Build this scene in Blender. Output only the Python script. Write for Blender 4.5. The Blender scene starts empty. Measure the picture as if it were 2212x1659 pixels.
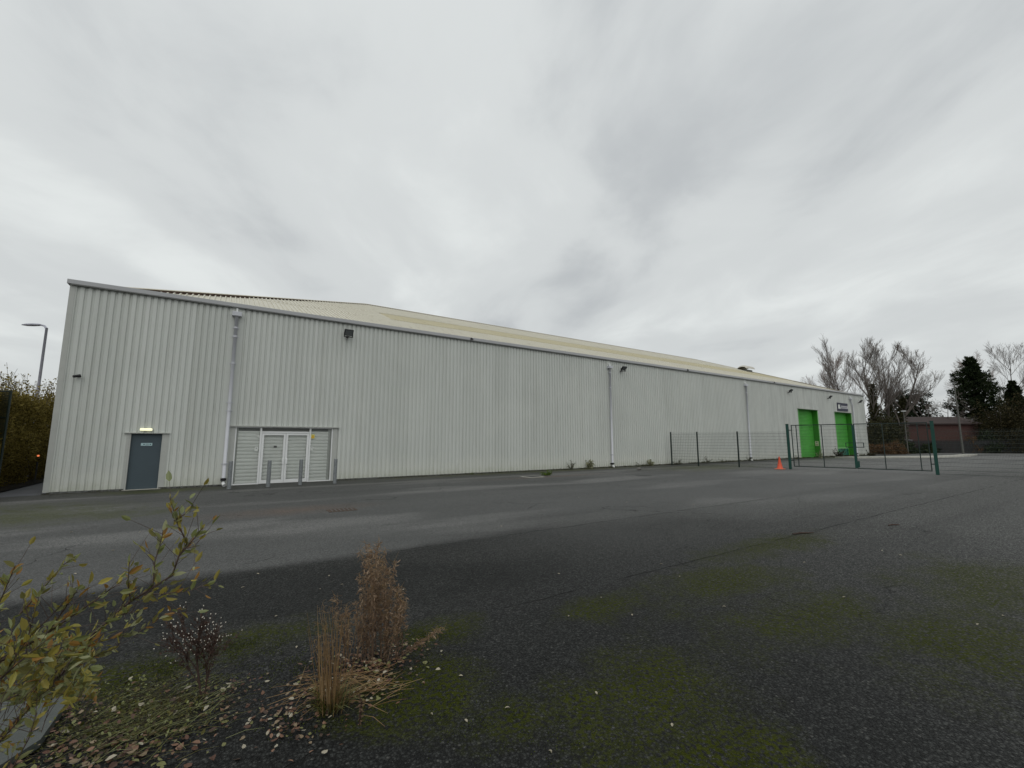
import bpy, math, random
from mathutils import Vector, Matrix, noise as mnoise
R = math.radians
PI = math.pi
S = bpy.context.scene
COL = S.collection

# ------------------------------------------------------------------ camera
FPX, CXP, CYP, HZ = 944.0, 1106.0, 829.5, 122.0      # focal length etc. in units of a 2212 px wide picture
PITCH = math.atan(HZ / FPX)
TH = R(56.498)
CAM = Vector((4.85, -21.27, 1.8))
cam = bpy.data.cameras.new('camera'); cam_o = bpy.data.objects.new('camera', cam); COL.objects.link(cam_o)
cam.sensor_width = 36; cam.lens = 36 * FPX / 2212
cam.clip_start = 0.05; cam.clip_end = 6000
cam_o.location = CAM; cam_o.rotation_euler = (PI / 2 + PITCH, 0, TH - PI / 2)
S.camera = cam_o
_v = Vector((math.cos(TH), math.sin(TH), 0)); _r = Vector((math.sin(TH), -math.cos(TH), 0)); _z = Vector((0, 0, 1))
FW = _v * math.cos(PITCH) + _z * math.sin(PITCH); UP = -_v * math.sin(PITCH) + _z * math.cos(PITCH)
def ray(x, y): return FW * FPX + _r * (x - CXP) + UP * (CYP - y)
def at(x, y, depth): return CAM + ray(x, y) * (depth / FPX)         # real place of a thing seen at x, y, depth metres off
def base(x, depth, z=0.0):
    p = CAM + (_v + _r * ((x - CXP) / FPX * math.cos(PITCH))) * depth; p.z = z; return p
def gnd(x, y, z=0.0):
    d = ray(x, y); return CAM + d * ((z - CAM.z) / d.z)

# ------------------------------------------------------------------ world, sun, exposure
SUN_EL, SUN_AZ = R(50), R(215)           # azimuth clockwise from +Y: behind the camera, high cloud light
world = bpy.data.worlds.new('World'); S.world = world; world.use_nodes = True
nt = world.node_tree; nt.nodes.clear()
def N(tree, t, **kw):
    n = tree.nodes.new(t)
    for k, v in kw.items():
        if hasattr(n, k): setattr(n, k, v)
    return n
def ln(tree, a, b): tree.links.new(a, b)
wo = N(nt, 'ShaderNodeOutputWorld'); bg = N(nt, 'ShaderNodeBackground'); bg.inputs['Strength'].default_value = 0.1
ln(nt, bg.outputs[0], wo.inputs[0])
sky = N(nt, 'ShaderNodeTexSky'); sky.sky_type = 'NISHITA'; sky.sun_disc = False
sky.sun_elevation = SUN_EL; sky.sun_rotation = SUN_AZ
tc = N(nt, 'ShaderNodeTexCoord')
sep = N(nt, 'ShaderNodeSeparateXYZ'); ln(nt, tc.outputs['Generated'], sep.inputs[0])
def M(tree, op, a, b=None, c=None, clamp=False):
    n = tree.nodes.new('ShaderNodeMath'); n.operation = op; n.use_clamp = clamp
    for i, x in enumerate((a, b, c)):
        if x is None: continue
        if isinstance(x, (int, float)): n.inputs[i].default_value = x
        else: tree.links.new(x, n.inputs[i])
    return n.outputs[0]
SKYZ = 12.5
zc = M(nt, 'ADD', M(nt, 'MAXIMUM', sep.outputs[2], 0.0), 0.16)
px = M(nt, 'DIVIDE', sep.outputs[0], zc); py = M(nt, 'DIVIDE', sep.outputs[1], zc)
saz = TH + R(5)
ca, sa = math.cos(saz), math.sin(saz)
pu = M(nt, 'ADD', M(nt, 'MULTIPLY', px, ca), M(nt, 'MULTIPLY', py, sa))
pv = M(nt, 'ADD', M(nt, 'MULTIPLY', px, -sa), M(nt, 'MULTIPLY', py, ca))
cmb = N(nt, 'ShaderNodeCombineXYZ'); ln(nt, M(nt, 'MULTIPLY', pu, 0.7), cmb.inputs[0]); ln(nt, pv, cmb.inputs[1])
cmb.inputs[2].default_value = SKYZ
n1 = N(nt, 'ShaderNodeTexNoise'); n1.inputs['Scale'].default_value = 0.62; n1.inputs['Detail'].default_value = 3; n1.inputs['Distortion'].default_value = 0.6
n2 = N(nt, 'ShaderNodeTexNoise'); n2.inputs['Scale'].default_value = 2.1; n2.inputs['Detail'].default_value = 7; n2.inputs['Roughness'].default_value = 0.54; n2.inputs['Distortion'].default_value = 0.35
ln(nt, cmb.outputs[0], n1.inputs['Vector']); ln(nt, cmb.outputs[0], n2.inputs['Vector'])
nn = M(nt, 'ADD', M(nt, 'MULTIPLY', n1.outputs[0], 0.62), M(nt, 'MULTIPLY', n2.outputs[0], 0.38))
# flatten the texture towards the horizon
fade = M(nt, 'MULTIPLY', M(nt, 'ADD', sep.outputs[2], 0.08), 3.2, clamp=True)
nn = M(nt, 'ADD', M(nt, 'MULTIPLY', M(nt, 'SUBTRACT', nn, 0.5), fade), 0.5)
cr = N(nt, 'ShaderNodeValToRGB'); ln(nt, nn, cr.inputs[0])
cr.color_ramp.interpolation = 'EASE'
cr.color_ramp.elements[0].position = 0.355; cr.color_ramp.elements[0].color = (0.475, 0.498, 0.51, 1)
cr.color_ramp.elements[1].position = 0.645; cr.color_ramp.elements[1].color = (0.755, 0.785, 0.775, 1)
e = cr.color_ramp.elements.new(0.5); e.color = (0.625, 0.65, 0.65, 1)
zen = M(nt, 'ADD', M(nt, 'MULTIPLY', M(nt, 'MAXIMUM', sep.outputs[2], 0.0), 2.4), 9.7)
vs = N(nt, 'ShaderNodeVectorMath'); vs.operation = 'SCALE'; ln(nt, cr.outputs[0], vs.inputs[0]); ln(nt, zen, vs.inputs['Scale'])
mx = N(nt, 'ShaderNodeMix'); mx.data_type = 'RGBA'; mx.inputs[0].default_value = 0.96
ln(nt, sky.outputs[0], mx.inputs[6]); ln(nt, vs.outputs[0], mx.inputs[7]); ln(nt, mx.outputs[2], bg.inputs[0])

sl = bpy.data.lights.new('sun', 'SUN'); sl.energy = 0.8; sl.angle = R(75); sl.color = (1, 0.975, 0.94)
so = bpy.data.objects.new('sun', sl); COL.objects.link(so)
sd = Vector((math.sin(SUN_AZ) * math.cos(SUN_EL), math.cos(SUN_AZ) * math.cos(SUN_EL), math.sin(SUN_EL)))
so.rotation_euler = sd.to_track_quat('Z', 'Y').to_euler(); so.location = (0, -60, 60)
vsn = S.view_settings; vsn.view_transform = 'Standard'; vsn.look = 'None'; vsn.exposure = 0; vsn.gamma = 1; vsn.use_curve_mapping = False

# ------------------------------------------------------------------ helpers
def tag(o, label=None, cat=None, group=None, kind=None):
    if label: o['label'] = label
    if cat: o['category'] = cat
    if group: o['group'] = group
    if kind: o['kind'] = kind
    return o
def empty(name, loc, label=None, cat=None, group=None, rz=0):
    o = bpy.data.objects.new(name, None); COL.objects.link(o); o.location = loc; o.rotation_euler = (0, 0, rz)
    o.empty_display_size = 0.1
    return tag(o, label, cat, group)
def wloc(o):
    v = Vector((0, 0, 0))
    while o is not None: v += Vector(o.location); o = o.parent
    return v
def copy_tree(o, parent=None):
    c = o.copy(); COL.objects.link(c); c.parent = parent
    for ch in list(o.children): copy_tree(ch, c)
    return c
class MB:
    def __init__(s): s.v = []; s.f = []; s.r = []
    def face(s, pts, rnd=0.5):
        i = len(s.v); s.v.extend(tuple(p) for p in pts); s.f.append(tuple(range(i, i + len(pts)))); s.r.append(rnd)
    def box(s, x0, x1, y0, y1, z0, z1, rnd=0.5, m=None):
        P = [Vector((x, y, z)) for x in (x0, x1) for y in (y0, y1) for z in (z0, z1)]
        if m is not None: P = [m @ p for p in P]
        i = len(s.v); s.v.extend(tuple(p) for p in P)
        for q in ((0, 1, 3, 2), (4, 6, 7, 5), (0, 4, 5, 1), (2, 3, 7, 6), (0, 2, 6, 4), (1, 5, 7, 3)):
            s.f.append(tuple(i + k for k in q)); s.r.append(rnd)
        return s
    def cbox(s, c, sx, sy, sz, m=None):
        T = Matrix.Translation(c)
        if m is not None: T = T @ m
        return s.box(-sx / 2, sx / 2, -sy / 2, sy / 2, -sz / 2, sz / 2, m=T)
    def tube(s, pts, rad, n=8, cap=True, rnd=0.5):
        pts = [Vector(p) for p in pts]
        if isinstance(rad, (int, float)): rad = [rad] * len(pts)
        rings = []
        for k, p in enumerate(pts):
            d = (pts[min(k + 1, len(pts) - 1)] - pts[max(k - 1, 0)])
            if d.length < 1e-9: d = Vector((0, 0, 1))
            d.normalize()
            a = d.cross(Vector((0, 0, 1)) if abs(d.z) < 0.95 else Vector((1, 0, 0))).normalized(); b = d.cross(a)
            i = len(s.v)
            for j in range(n):
                t = 2 * PI * j / n; q = p + (a * math.cos(t) + b * math.sin(t)) * rad[k]; s.v.append(tuple(q))
            rings.append(i)
        for k in range(len(rings) - 1):
            for j in range(n):
                s.f.append((rings[k] + j, rings[k] + (j + 1) % n, rings[k + 1] + (j + 1) % n, rings[k + 1] + j)); s.r.append(rnd)
        if cap:
            s.f.append(tuple(rings[0] + j for j in range(n))); s.r.append(rnd)
            s.f.append(tuple(rings[-1] + n - 1 - j for j in range(n))); s.r.append(rnd)
        return s
    def leaf(s, p, d, nrm, L, W, rnd=0.5, fold=0.15):
        d = d.normalized(); w = d.cross(nrm)
        if w.length < 1e-4: w = d.cross(Vector((0.3, 0.5, 0.8)))
        w.normalize(); u = w.cross(d)
        i = len(s.v)
        for q in (p, p + d * L * .28 + w * W * .46 + u * fold * W, p + d * L * .66 + w * W * .42 + u * fold * W, p + d * L, p + d * L * .66 - w * W * .42 + u * fold * W, p + d * L * .28 - w * W * .46 + u * fold * W):
            s.v.append(tuple(q))
        for q in ((i, i + 1, i + 2, i + 3), (i + 3, i + 4, i + 5, i)):
            s.f.append(q); s.r.append(rnd)
    def chip(s, p, d, nrm, L, W, rnd=0.5):
        d = d.normalized(); w = d.cross(nrm)
        if w.length < 1e-4: w = d.cross(Vector((0.3, 0.5, 0.8)))
        w.normalize(); i = len(s.v)
        for q in (p, p + d * L * .5 + w * W / 2, p + d * L, p + d * L * .5 - w * W / 2): s.v.append(tuple(q))
        s.f.append((i, i + 1, i + 2, i + 3)); s.r.append(rnd)
    def build(s, name, mat, parent=None, loc=None, smooth=False, label=None, cat=None, group=None, kind=None, bevel=0):
        off = wloc(parent) if parent is not None else Vector(loc or (0, 0, 0))
        l2 = Vector((0, 0, 0))
        if parent is not None and loc is not None: l2 = Vector(loc); off = off + l2
        me = bpy.data.meshes.new(name)
        me.from_pydata([(a - off.x, b - off.y, c - off.z) for a, b, c in s.v], [], s.f)
        at_ = me.attributes.new('rnd', 'FLOAT', 'FACE'); at_.data.foreach_set('value', s.r)
        if smooth: me.polygons.foreach_set('use_smooth', [True] * len(me.polygons))
        me.update()
        o = bpy.data.objects.new(name, me); COL.objects.link(o); me.materials.append(mat)
        if parent is not None: o.parent = parent; o.location = l2
        else: o.location = off
        if bevel:
            b = o.modifiers.new('bevel', 'BEVEL'); b.width = bevel; b.segments = 2; b.limit_method = 'ANGLE'
        return tag(o, label, cat, group, kind)
def rv(rg): 
    while True:
        v = Vector((rg.uniform(-1, 1), rg.uniform(-1, 1), rg.uniform(-1, 1)))
        if 0.05 < v.length < 1: return v.normalized()

# ------------------------------------------------------------------ materials
def newmat(name):
    m = bpy.data.materials.new(name); m.use_nodes = True; t = m.node_tree; b = t.nodes['Principled BSDF']; return m, t, b
def mixc(t, fac, a, b, blend='MIX'):
    n = t.nodes.new('ShaderNodeMix'); n.data_type = 'RGBA'; n.blend_type = blend; n.clamp_factor = True
    for i, x in ((0, fac), (6, a), (7, b)):
        if isinstance(x, (int, float)): n.inputs[i].default_value = x
        elif isinstance(x, tuple): n.inputs[i].default_value = (*x, 1) if len(x) == 3 else x
        else: t.links.new(x, n.inputs[i])
    return n.outputs[2]
def noise(t, vec, scale, detail=3, rough=0.5, dist=0.0, stretch=None):
    if stretch is not None:
        mp = t.nodes.new('ShaderNodeMapping'); mp.inputs['Scale'].default_value = stretch; t.links.new(vec, mp.inputs[0]); vec = mp.outputs[0]
    n = t.nodes.new('ShaderNodeTexNoise'); t.links.new(vec, n.inputs['Vector'])
    n.inputs['Scale'].default_value = scale; n.inputs['Detail'].default_value = detail; n.inputs['Roughness'].default_value = rough; n.inputs['Distortion'].default_value = dist
    return n.outputs[0]
def sstep(t, x, a, b):
    n = t.nodes.new('ShaderNodeMapRange'); n.interpolation_type = 'SMOOTHSTEP'
    n.inputs['From Min'].default_value = a; n.inputs['From Max'].default_value = b
    t.links.new(x, n.inputs['Value']); return n.outputs[0]
def pos(t): return t.nodes.new('ShaderNodeNewGeometry').outputs['Position']
def bump(t, b, h, strength, dist=0.01):
    n = t.nodes.new('ShaderNodeBump'); n.inputs['Strength'].default_value = strength; n.inputs['Distance'].default_value = dist
    t.links.new(h, n.inputs['Height']); t.links.new(n.outputs[0], b.inputs['Normal']); return n
def plain(name, col, rough=0.6, metal=0.0, var=0.12, scale=3.0, spec=0.4, bmp=0.0, emit=0.0):
    m, t, b = newmat(name); P = pos(t)
    n = noise(t, P, scale, 5, 0.6)
    c = mixc(t, n, tuple(x * (1 - var * 2) for x in col), tuple(min(1, x * (1 + var * 2)) for x in col))
    t.links.new(c, b.inputs['Base Color']); b.inputs['Roughness'].default_value = rough; b.inputs['Metallic'].default_value = metal
    b.inputs['Specular IOR Level'].default_value = spec
    if bmp: bump(t, b, noise(t, P, scale * 12, 4), bmp)
    if emit: t.links.new(c, b.inputs['Emission Color']); b.inputs['Emission Strength'].default_value = emit
    return m
def leafmat(name, cols, trans=0.3, rough=0.6, spec=0.3):
    m, t, b = newmat(name)
    a = t.nodes.new('ShaderNodeAttribute'); a.attribute_name = 'rnd'
    r = t.nodes.new('ShaderNodeValToRGB'); t.links.new(a.outputs['Fac'], r.inputs[0]); r.color_ramp.interpolation = 'CONSTANT' if len(cols) > 3 else 'LINEAR'
    el = r.color_ramp.elements
    k = len(cols)
    for i, c in enumerate(cols):
        p = i / k if len(cols) > 3 else i / (k - 1)
        if i == 0: el[0].position = 0; el[0].color = (*c, 1)
        elif i == 1: el[1].position = p; el[1].color = (*c, 1)
        else: x = el.new(p); x.color = (*c, 1)
    t.links.new(r.outputs[0], b.inputs['Base Color']); b.inputs['Roughness'].default_value = rough; b.inputs['Specular IOR Level'].default_value = spec
    if trans:
        tr = t.nodes.new('ShaderNodeBsdfTranslucent'); t.links.new(r.outputs[0], tr.inputs[0])
        ms = t.nodes.new('ShaderNodeMixShader'); ms.inputs[0].default_value = trans
        t.links.new(b.outputs[0], ms.inputs[1]); t.links.new(tr.outputs[0], ms.inputs[2]); t.links.new(ms.outputs[0], t.nodes['Material Output'].inputs[0])
    return m

def m_cladding():
    m, t, b = newmat('grey_cladding'); P = pos(t)
    sp = t.nodes.new('ShaderNodeSeparateXYZ'); t.links.new(P, sp.inputs[0]); X, Y, Z = sp.outputs
    # sheets about a metre wide, each a shade apart
    fl = t.nodes.new('ShaderNodeTexWhiteNoise'); fl.noise_dimensions = '1D'
    t.links.new(M(t, 'FLOOR', M(t, 'MULTIPLY', M(t, 'ADD', X, 0.31), 1.0)), fl.inputs['W'])
    c = mixc(t, fl.outputs['Value'], (0.515, 0.535, 0.500), (0.560, 0.580, 0.545))
    st = noise(t, P, 1.0, 4, 0.6, 0.3, (2.2, 1, 0.16))                 # long rain streaks
    c = mixc(t, M(t, 'MULTIPLY', sstep(t, st, 0.45, 0.75), 0.32), c, (0.40, 0.41, 0.37))
    cl = noise(t, P, 0.35, 4, 0.55)
    c = mixc(t, M(t, 'MULTIPLY', sstep(t, cl, 0.42, 0.7), 0.3), c, (0.62, 0.635, 0.59))
    lo = sstep(t, M(t, 'SUBTRACT', Z, M(t, 'MULTIPLY', noise(t, P, 1.6, 4, 0.6), 1.4)), 0.55, -0.45)   # washed and scuffed foot of the wall
    c = mixc(t, M(t, 'MULTIPLY', lo, 0.55), c, (0.60, 0.61, 0.55))
    gr = sstep(t, M(t, 'SUBTRACT', Z, M(t, 'MULTIPLY', noise(t, P, 2.6, 5, 0.7), 0.9)), 0.05, -0.5)
    c = mixc(t, M(t, 'MULTIPLY', gr, 0.4), c, (0.40, 0.42, 0.32))       # algae at the very foot
    # grime towards the far loading doors
    fr = M(t, 'MULTIPLY', sstep(t, X, 38, 55), sstep(t, noise(t, P, 0.9, 4, 0.6, 0, (2.5, 1, 0.35)), 0.42, 0.66))
    c = mixc(t, M(t, 'MULTIPLY', fr, 0.4), c, (0.33, 0.335, 0.32))
    sc1 = M(t, 'MULTIPLY', sstep(t, noise(t, P, 5.0, 5, 0.7, 0.4, (1.0, 1, 0.5)), 0.60, 0.70), sstep(t, Z, 2.2, 0.2))
    c = mixc(t, M(t, 'MULTIPLY', sc1, 0.5), c, (0.68, 0.69, 0.64))
    drk = M(t, 'MULTIPLY', sstep(t, noise(t, P, 3.0, 5, 0.7, 0.3, (2.0, 1, 0.25)), 0.60, 0.74), 0.35)
    c = mixc(t, drk, c, (0.36, 0.37, 0.32))
    # pale seams
    sm = t.nodes.new('ShaderNodeMath'); sm.operation = 'PINGPONG'; t.links.new(M(t, 'SUBTRACT', X, 2.2), sm.inputs[0]); sm.inputs[1].default_value = 3.0
    se = M(t, 'MULTIPLY', sstep(t, sm.outputs[0], 0.09, 0.02), sstep(t, noise(t, P, 0.4, 1), 0.48, 0.55))
    c = mixc(t, M(t, 'MULTIPLY', se, 0.45), c, (0.62, 0.63, 0.60))
    t.links.new(c, b.inputs['Base Color']); b.inputs['Roughness'].default_value = 0.55; b.inputs['Specular IOR Level'].default_value = 0.3
    bump(t, b, noise(t, P, 25, 3), 0.06, 0.004)
    return m
def m_roof(name, a, d, dirt):
    m, t, b = newmat(name); P = pos(t)
    c = mixc(t, noise(t, P, 0.5, 5, 0.6, 0.2, (1, .4, .4)), a, d)
    c = mixc(t, M(t, 'MULTIPLY', sstep(t, noise(t, P, 2.4, 5, 0.65, 0.2, (2.5, .4, .4)), 0.5, 0.75), 0.45), c, dirt)
    t.links.new(c, b.inputs['Base Color']); b.inputs['Roughness'].default_value = 0.6
    return m
def m_ground():
    m, t, b = newmat('tarmac'); P = pos(t)
    sp = t.nodes.new('ShaderNodeSeparateXYZ'); t.links.new(P, sp.inputs[0]); X, Y, Z = sp.outputs
    wob = M(t, 'SUBTRACT', noise(t, P, 0.9, 5, 0.65), 0.5)
    wob2 = M(t, 'SUBTRACT', noise(t, P, 0.12, 3, 0.5), 0.5)
    ww = M(t, 'ADD', M(t, 'MULTIPLY', wob, 0.5), M(t, 'MULTIPLY', wob2, M(t, 'MULTIPLY', sstep(t, X, 7, 14), 7.0)))
    Yc = M(t, 'ADD', Y, ww)
    shp = sstep(t, Yc, -13.65, -14.15); soft = sstep(t, Yc, -10.5, -17.5)
    tr = sstep(t, X, 7.5, 11.5)
    mfx = t.nodes.new('ShaderNodeMix'); mfx.data_type = 'FLOAT'; t.links.new(tr, mfx.inputs[0]); t.links.new(shp, mfx.inputs[2]); t.links.new(soft, mfx.inputs[3])
    coarse = mfx.outputs[0]
    dark_far = sstep(t, X, 30, 16)
    # base tones
    mid = mixc(t, noise(t, P, 0.22, 5, 0.55, 0.3, (0.5, 1.3, 1)), (0.046, 0.047, 0.045), (0.105, 0.106, 0.102))
    mid = mixc(t, M(t, 'MULTIPLY', sstep(t, noise(t, P, 0.33, 3, 0.45, 0.4, (0.35, 1.2, 1)), 0.50, 0.66), 0.6), mid, (0.185, 0.184, 0.176))
    crs = mixc(t, noise(t, P, 0.6, 6, 0.65), (0.015, 0.016, 0.015), (0.036, 0.0375, 0.0355))
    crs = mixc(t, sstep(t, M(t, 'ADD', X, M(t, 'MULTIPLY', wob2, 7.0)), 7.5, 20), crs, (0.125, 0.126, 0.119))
    crs = mixc(t, M(t, 'MULTIPLY', sstep(t, noise(t, P, 0.30, 4, 0.6, 0.5, (0.5, 1.2, 1)), 0.48, 0.68), sstep(t, X, 19, 11)), crs, (0.042, 0.043, 0.040))
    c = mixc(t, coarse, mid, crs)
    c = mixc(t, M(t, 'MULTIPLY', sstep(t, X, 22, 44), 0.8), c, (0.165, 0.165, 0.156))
    # worn darker wheel bands and rolled strips parallel to the wall
    bands = noise(t, P, 0.8, 3, 0.5, 0.2, (0.05, 1.0, 1))
    c = mixc(t, M(t, 'MULTIPLY', sstep(t, bands, 0.5, 0.68), 0.35), c, (0.045, 0.046, 0.045))
    # dark strip along the wall and the pale patch line beyond it
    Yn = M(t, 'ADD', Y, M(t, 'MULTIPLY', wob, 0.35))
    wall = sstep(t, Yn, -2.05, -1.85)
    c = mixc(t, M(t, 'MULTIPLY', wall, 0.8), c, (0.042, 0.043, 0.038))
    strip = M(t, 'MULTIPLY', M(t, 'MULTIPLY', sstep(t, Yn, -2.75, -2.55), sstep(t, Yn, -1.98, -2.08)), sstep(t, X, 4.5, 5.5))
    c = mixc(t, M(t, 'MULTIPLY', strip, 0.7), c, (0.135, 0.135, 0.125))
    # rusty stain round the gully
    def blob(cx, cy, rx, ry):
        v = t.nodes.new('ShaderNodeVectorMath'); v.operation = 'SUBTRACT'; t.links.new(P, v.inputs[0]); v.inputs[1].default_value = (cx, cy, 0)
        w = t.nodes.new('ShaderNodeVectorMath'); w.operation = 'MULTIPLY'; t.links.new(v.outputs[0], w.inputs[0]); w.inputs[1].default_value = (1 / rx, 1 / ry, 0)
        l = t.nodes.new('ShaderNodeVectorMath'); l.operation = 'LENGTH'; t.links.new(w.outputs[0], l.inputs[0])
        return M(t, 'SUBTRACT', 1.0, l.outputs['Value'], clamp=True)
    rn = noise(t, P, 2.3, 4, 0.6)
    ru = M(t, 'MULTIPLY', M(t, 'MAXIMUM', blob(6.5, -8.4, 2.6, 1.0), blob(19, -3.6, 5, .6)), rn)
    c = mixc(t, M(t, 'MULTIPLY', ru, 1.1), c, (0.13, 0.085, 0.06))
    # stones
    vo = t.nodes.new('ShaderNodeTexVoronoi'); vo.inputs['Scale'].default_value = 58; t.links.new(P, vo.inputs['Vector'])
    sc = t.nodes.new('ShaderNodeSeparateColor'); t.links.new(vo.outputs['Color'], sc.inputs[0])
    k = M(t, 'ADD', M(t, 'MULTIPLY', M(t, 'POWER', sc.outputs[0], 1.8), 1.75), 0.50)
    kf = M(t, 'ADD', M(t, 'MULTIPLY', sc.outputs[1], 1.0), 0.5)
    vsn_ = t.nodes.new('ShaderNodeMix'); vsn_.data_type = 'FLOAT'; t.links.new(coarse, vsn_.inputs[0]); t.links.new(kf, vsn_.inputs[2]); t.links.new(k, vsn_.inputs[3])
    sca = t.nodes.new('ShaderNodeVectorMath'); sca.operation = 'SCALE'; t.links.new(c, sca.inputs[0]); t.links.new(vsn_.outputs[0], sca.inputs['Scale'])
    c = sca.outputs[0]
    br = M(t, 'MULTIPLY', sstep(t, sc.outputs[2], 0.988, 0.992), M(t, 'ADD', M(t, 'MULTIPLY', coarse, 0.5), 0.2))
    c = mixc(t, br, c, (0.13, 0.13, 0.12))
    gapd = sstep(t, vo.outputs['Distance'], 0.34, 0.62)
    c = mixc(t, M(t, 'MULTIPLY', gapd, M(t, 'ADD', M(t, 'MULTIPLY', coarse, 0.3), 0.3)), c, (0.004, 0.004, 0.004))
    # cracks / laid joints
    def joint(y0, x0, x1, w, seedz):
        nz = M(t, 'MULTIPLY', M(t, 'SUBTRACT', noise(t, P, 1.1, 6, 0.7), 0.5), 0.22)
        dd = M(t, 'ABSOLUTE', M(t, 'SUBTRACT', M(t, 'ADD', Y, nz), y0))
        l = sstep(t, dd, w, w * 0.3)
        brk = sstep(t, noise(t, P, 1.4, 3), 0.38, 0.5)
        return M(t, 'MULTIPLY', M(t, 'MULTIPLY', l, brk), M(t, 'MULTIPLY', sstep(t, X, x0, x0 + 1), sstep(t, X, x1, x1 - 4)))
    j = M(t, 'MAXIMUM', joint(-17.05, 7.2, 40, 0.022, 0), M(t, 'MULTIPLY', joint(-14.0, 6.5, 22, 0.03, 1), 0.8))
    wv = t.nodes.new('ShaderNodeVectorMath'); wv.operation = 'ADD'; t.links.new(P, wv.inputs[0])
    nzc = t.nodes.new('ShaderNodeTexNoise'); nzc.inputs['Scale'].default_value = 1.3; nzc.inputs['Detail'].default_value = 6; t.links.new(P, nzc.inputs['Vector']); t.links.new(nzc.outputs['Color'], wv.inputs[1])
    ve = t.nodes.new('ShaderNodeTexVoronoi'); ve.feature = 'DISTANCE_TO_EDGE'; ve.inputs['Scale'].default_value = 0.28; t.links.new(wv.outputs[0], ve.inputs['Vector'])
    hair = M(t, 'MULTIPLY', sstep(t, ve.outputs['Distance'], 0.0045, 0.001), sstep(t, noise(t, P, 0.45, 2), 0.54, 0.60))
    j = M(t, 'MAXIMUM', j, M(t, 'MULTIPLY', hair, 0.8))
    c = mixc(t, M(t, 'MULTIPLY', j, 0.85), c, (0.008, 0.008, 0.007))
    # moss
    bl = None
    for q in ((1.0, -6.3, 4.2, 2.4), (3.2, -0.9, 3.2, 1.1), (5.2, -16.5, 1.0, .7), (4.4, -16.6, .8, .6), (6.2, -18.0, .8, .8), (6.6, -18.7, .6, .5), (6.7, -17.2, .9, .5),
              (7.5, -18.9, 1.4, 0.9), (7.3, -19.7, .8, .5), (10.0, -18.9, 2.0, 1.0), (10.7, -20.0, 2.0, 1.2), (10.2, -17.9, 2.2, 0.9), (13.1, -19.7, 2.6, 1.3), (8.6, -17.6, 1.1, .5),
              (33, -3.5, 9, 3.4), (22, -0.5, 16, 0.9), (60, -1.0, 8, 1.2), (40, -17.5, 5, 1.2), (13, -17.2, 3, .8), (12, -21, 3, 1.2)):
        x = blob(*q); bl = x if bl is None else M(t, 'MAXIMUM', bl, x)
    mn = noise(t, P, 2.6, 7, 0.78)
    mn2 = noise(t, P, 0.9, 5, 0.65, 0.8)
    mm = M(t, 'MULTIPLY', sstep(t, M(t, 'ADD', M(t, 'MULTIPLY', M(t, 'POWER', bl, 0.6), 0.47), M(t, 'ADD', M(t, 'MULTIPLY', mn, 0.55), M(t, 'MULTIPLY', mn2, 0.75))), 0.80, 1.12), sstep(t, noise(t, P, 30, 4), 0.38, 0.58))
    mm = M(t, 'MAXIMUM', mm, M(t, 'MULTIPLY', M(t, 'MULTIPLY', sstep(t, M(t, 'MAXIMUM', blob(-0.6, -5.2, 5.0, 3.4), blob(3.4, -0.9, 2.2, 0.9)), 0.05, 0.6), sstep(t, mn, 0.36, 0.62)), 0.8))
    foot = M(t, 'MULTIPLY', sstep(t, Yn, -0.55, -0.12), sstep(t, mn, 0.40, 0.62))
    c = mixc(t, M(t, 'MULTIPLY', foot, 0.8), c, (0.030, 0.026, 0.012))
    mcol = mixc(t, noise(t, P, 6, 4), (0.020, 0.026, 0.003), (0.078, 0.090, 0.010))
    c = mixc(t, M(t, 'MULTIPLY', mm, 0.85), c, mcol)
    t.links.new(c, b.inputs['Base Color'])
    b.inputs['Roughness'].default_value = 0.66; t.links.new(M(t, 'SUBTRACT', M(t, 'SUBTRACT', 0.38, M(t, 'MULTIPLY', coarse, 0.24)), M(t, 'MULTIPLY', mm, 0.12), clamp=True), b.inputs['Specular IOR Level'])
    h = M(t, 'MULTIPLY', vo.outputs['Distance'], M(t, 'ADD', M(t, 'MULTIPLY', coarse, -1.0), -0.35))
    h = M(t, 'ADD', h, M(t, 'MULTIPLY', noise(t, P, 180, 2), 0.25))
    h = M(t, 'ADD', h, M(t, 'MULTIPLY', j, -2.0))
    bump(t, b, h, 1.0, 0.016)
    return m

MT = {}
MT['clad'] = m_cladding()
MT['fascia'] = plain('fascia_grey', (0.40, 0.405, 0.41), 0.45, var=0.05, scale=0.6)
MT['flash'] = plain('flashing_grey', (0.42, 0.43, 0.40), 0.5, var=0.06)
MT['roof'] = m_roof('cream_roof', (0.54, 0.52, 0.435), (0.63, 0.605, 0.51), (0.36, 0.31, 0.235))
MT['rooflight'] = m_roof('yellowed_rooflight', (0.51, 0.465, 0.31), (0.57, 0.53, 0.38), (0.38, 0.33, 0.22))
MT['ridge'] = m_roof('ridge_cream', (0.50, 0.47, 0.38), (0.58, 0.54, 0.44), (0.34, 0.24, 0.18))
MT['ground'] = m_ground()
MT['path'] = plain('path_tarmac', (0.10, 0.105, 0.115), 0.75, var=0.2, scale=2.0, bmp=0.3)
MT['concrete'] = plain('pale_concrete', (0.42, 0.41, 0.36), 0.8, var=0.15, scale=1.5, bmp=0.3)
MT['slab'] = plain('wet_slab', (0.050, 0.057, 0.052), 0.5, var=0.22, scale=7, bmp=0.4)
MT['door_blue'] = plain('door_slate_blue', (0.055, 0.078, 0.092), 0.5, var=0.06, scale=2, bmp=0.05)
MT['white'] = plain('white_frame', (0.74, 0.75, 0.74), 0.4, var=0.03)
MT['shutter'] = plain('shutter_grey', (0.73, 0.74, 0.70), 0.45, var=0.06, scale=1.2)
MT['shutbox'] = plain('shutter_box', (0.16, 0.165, 0.155), 0.6)
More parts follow.
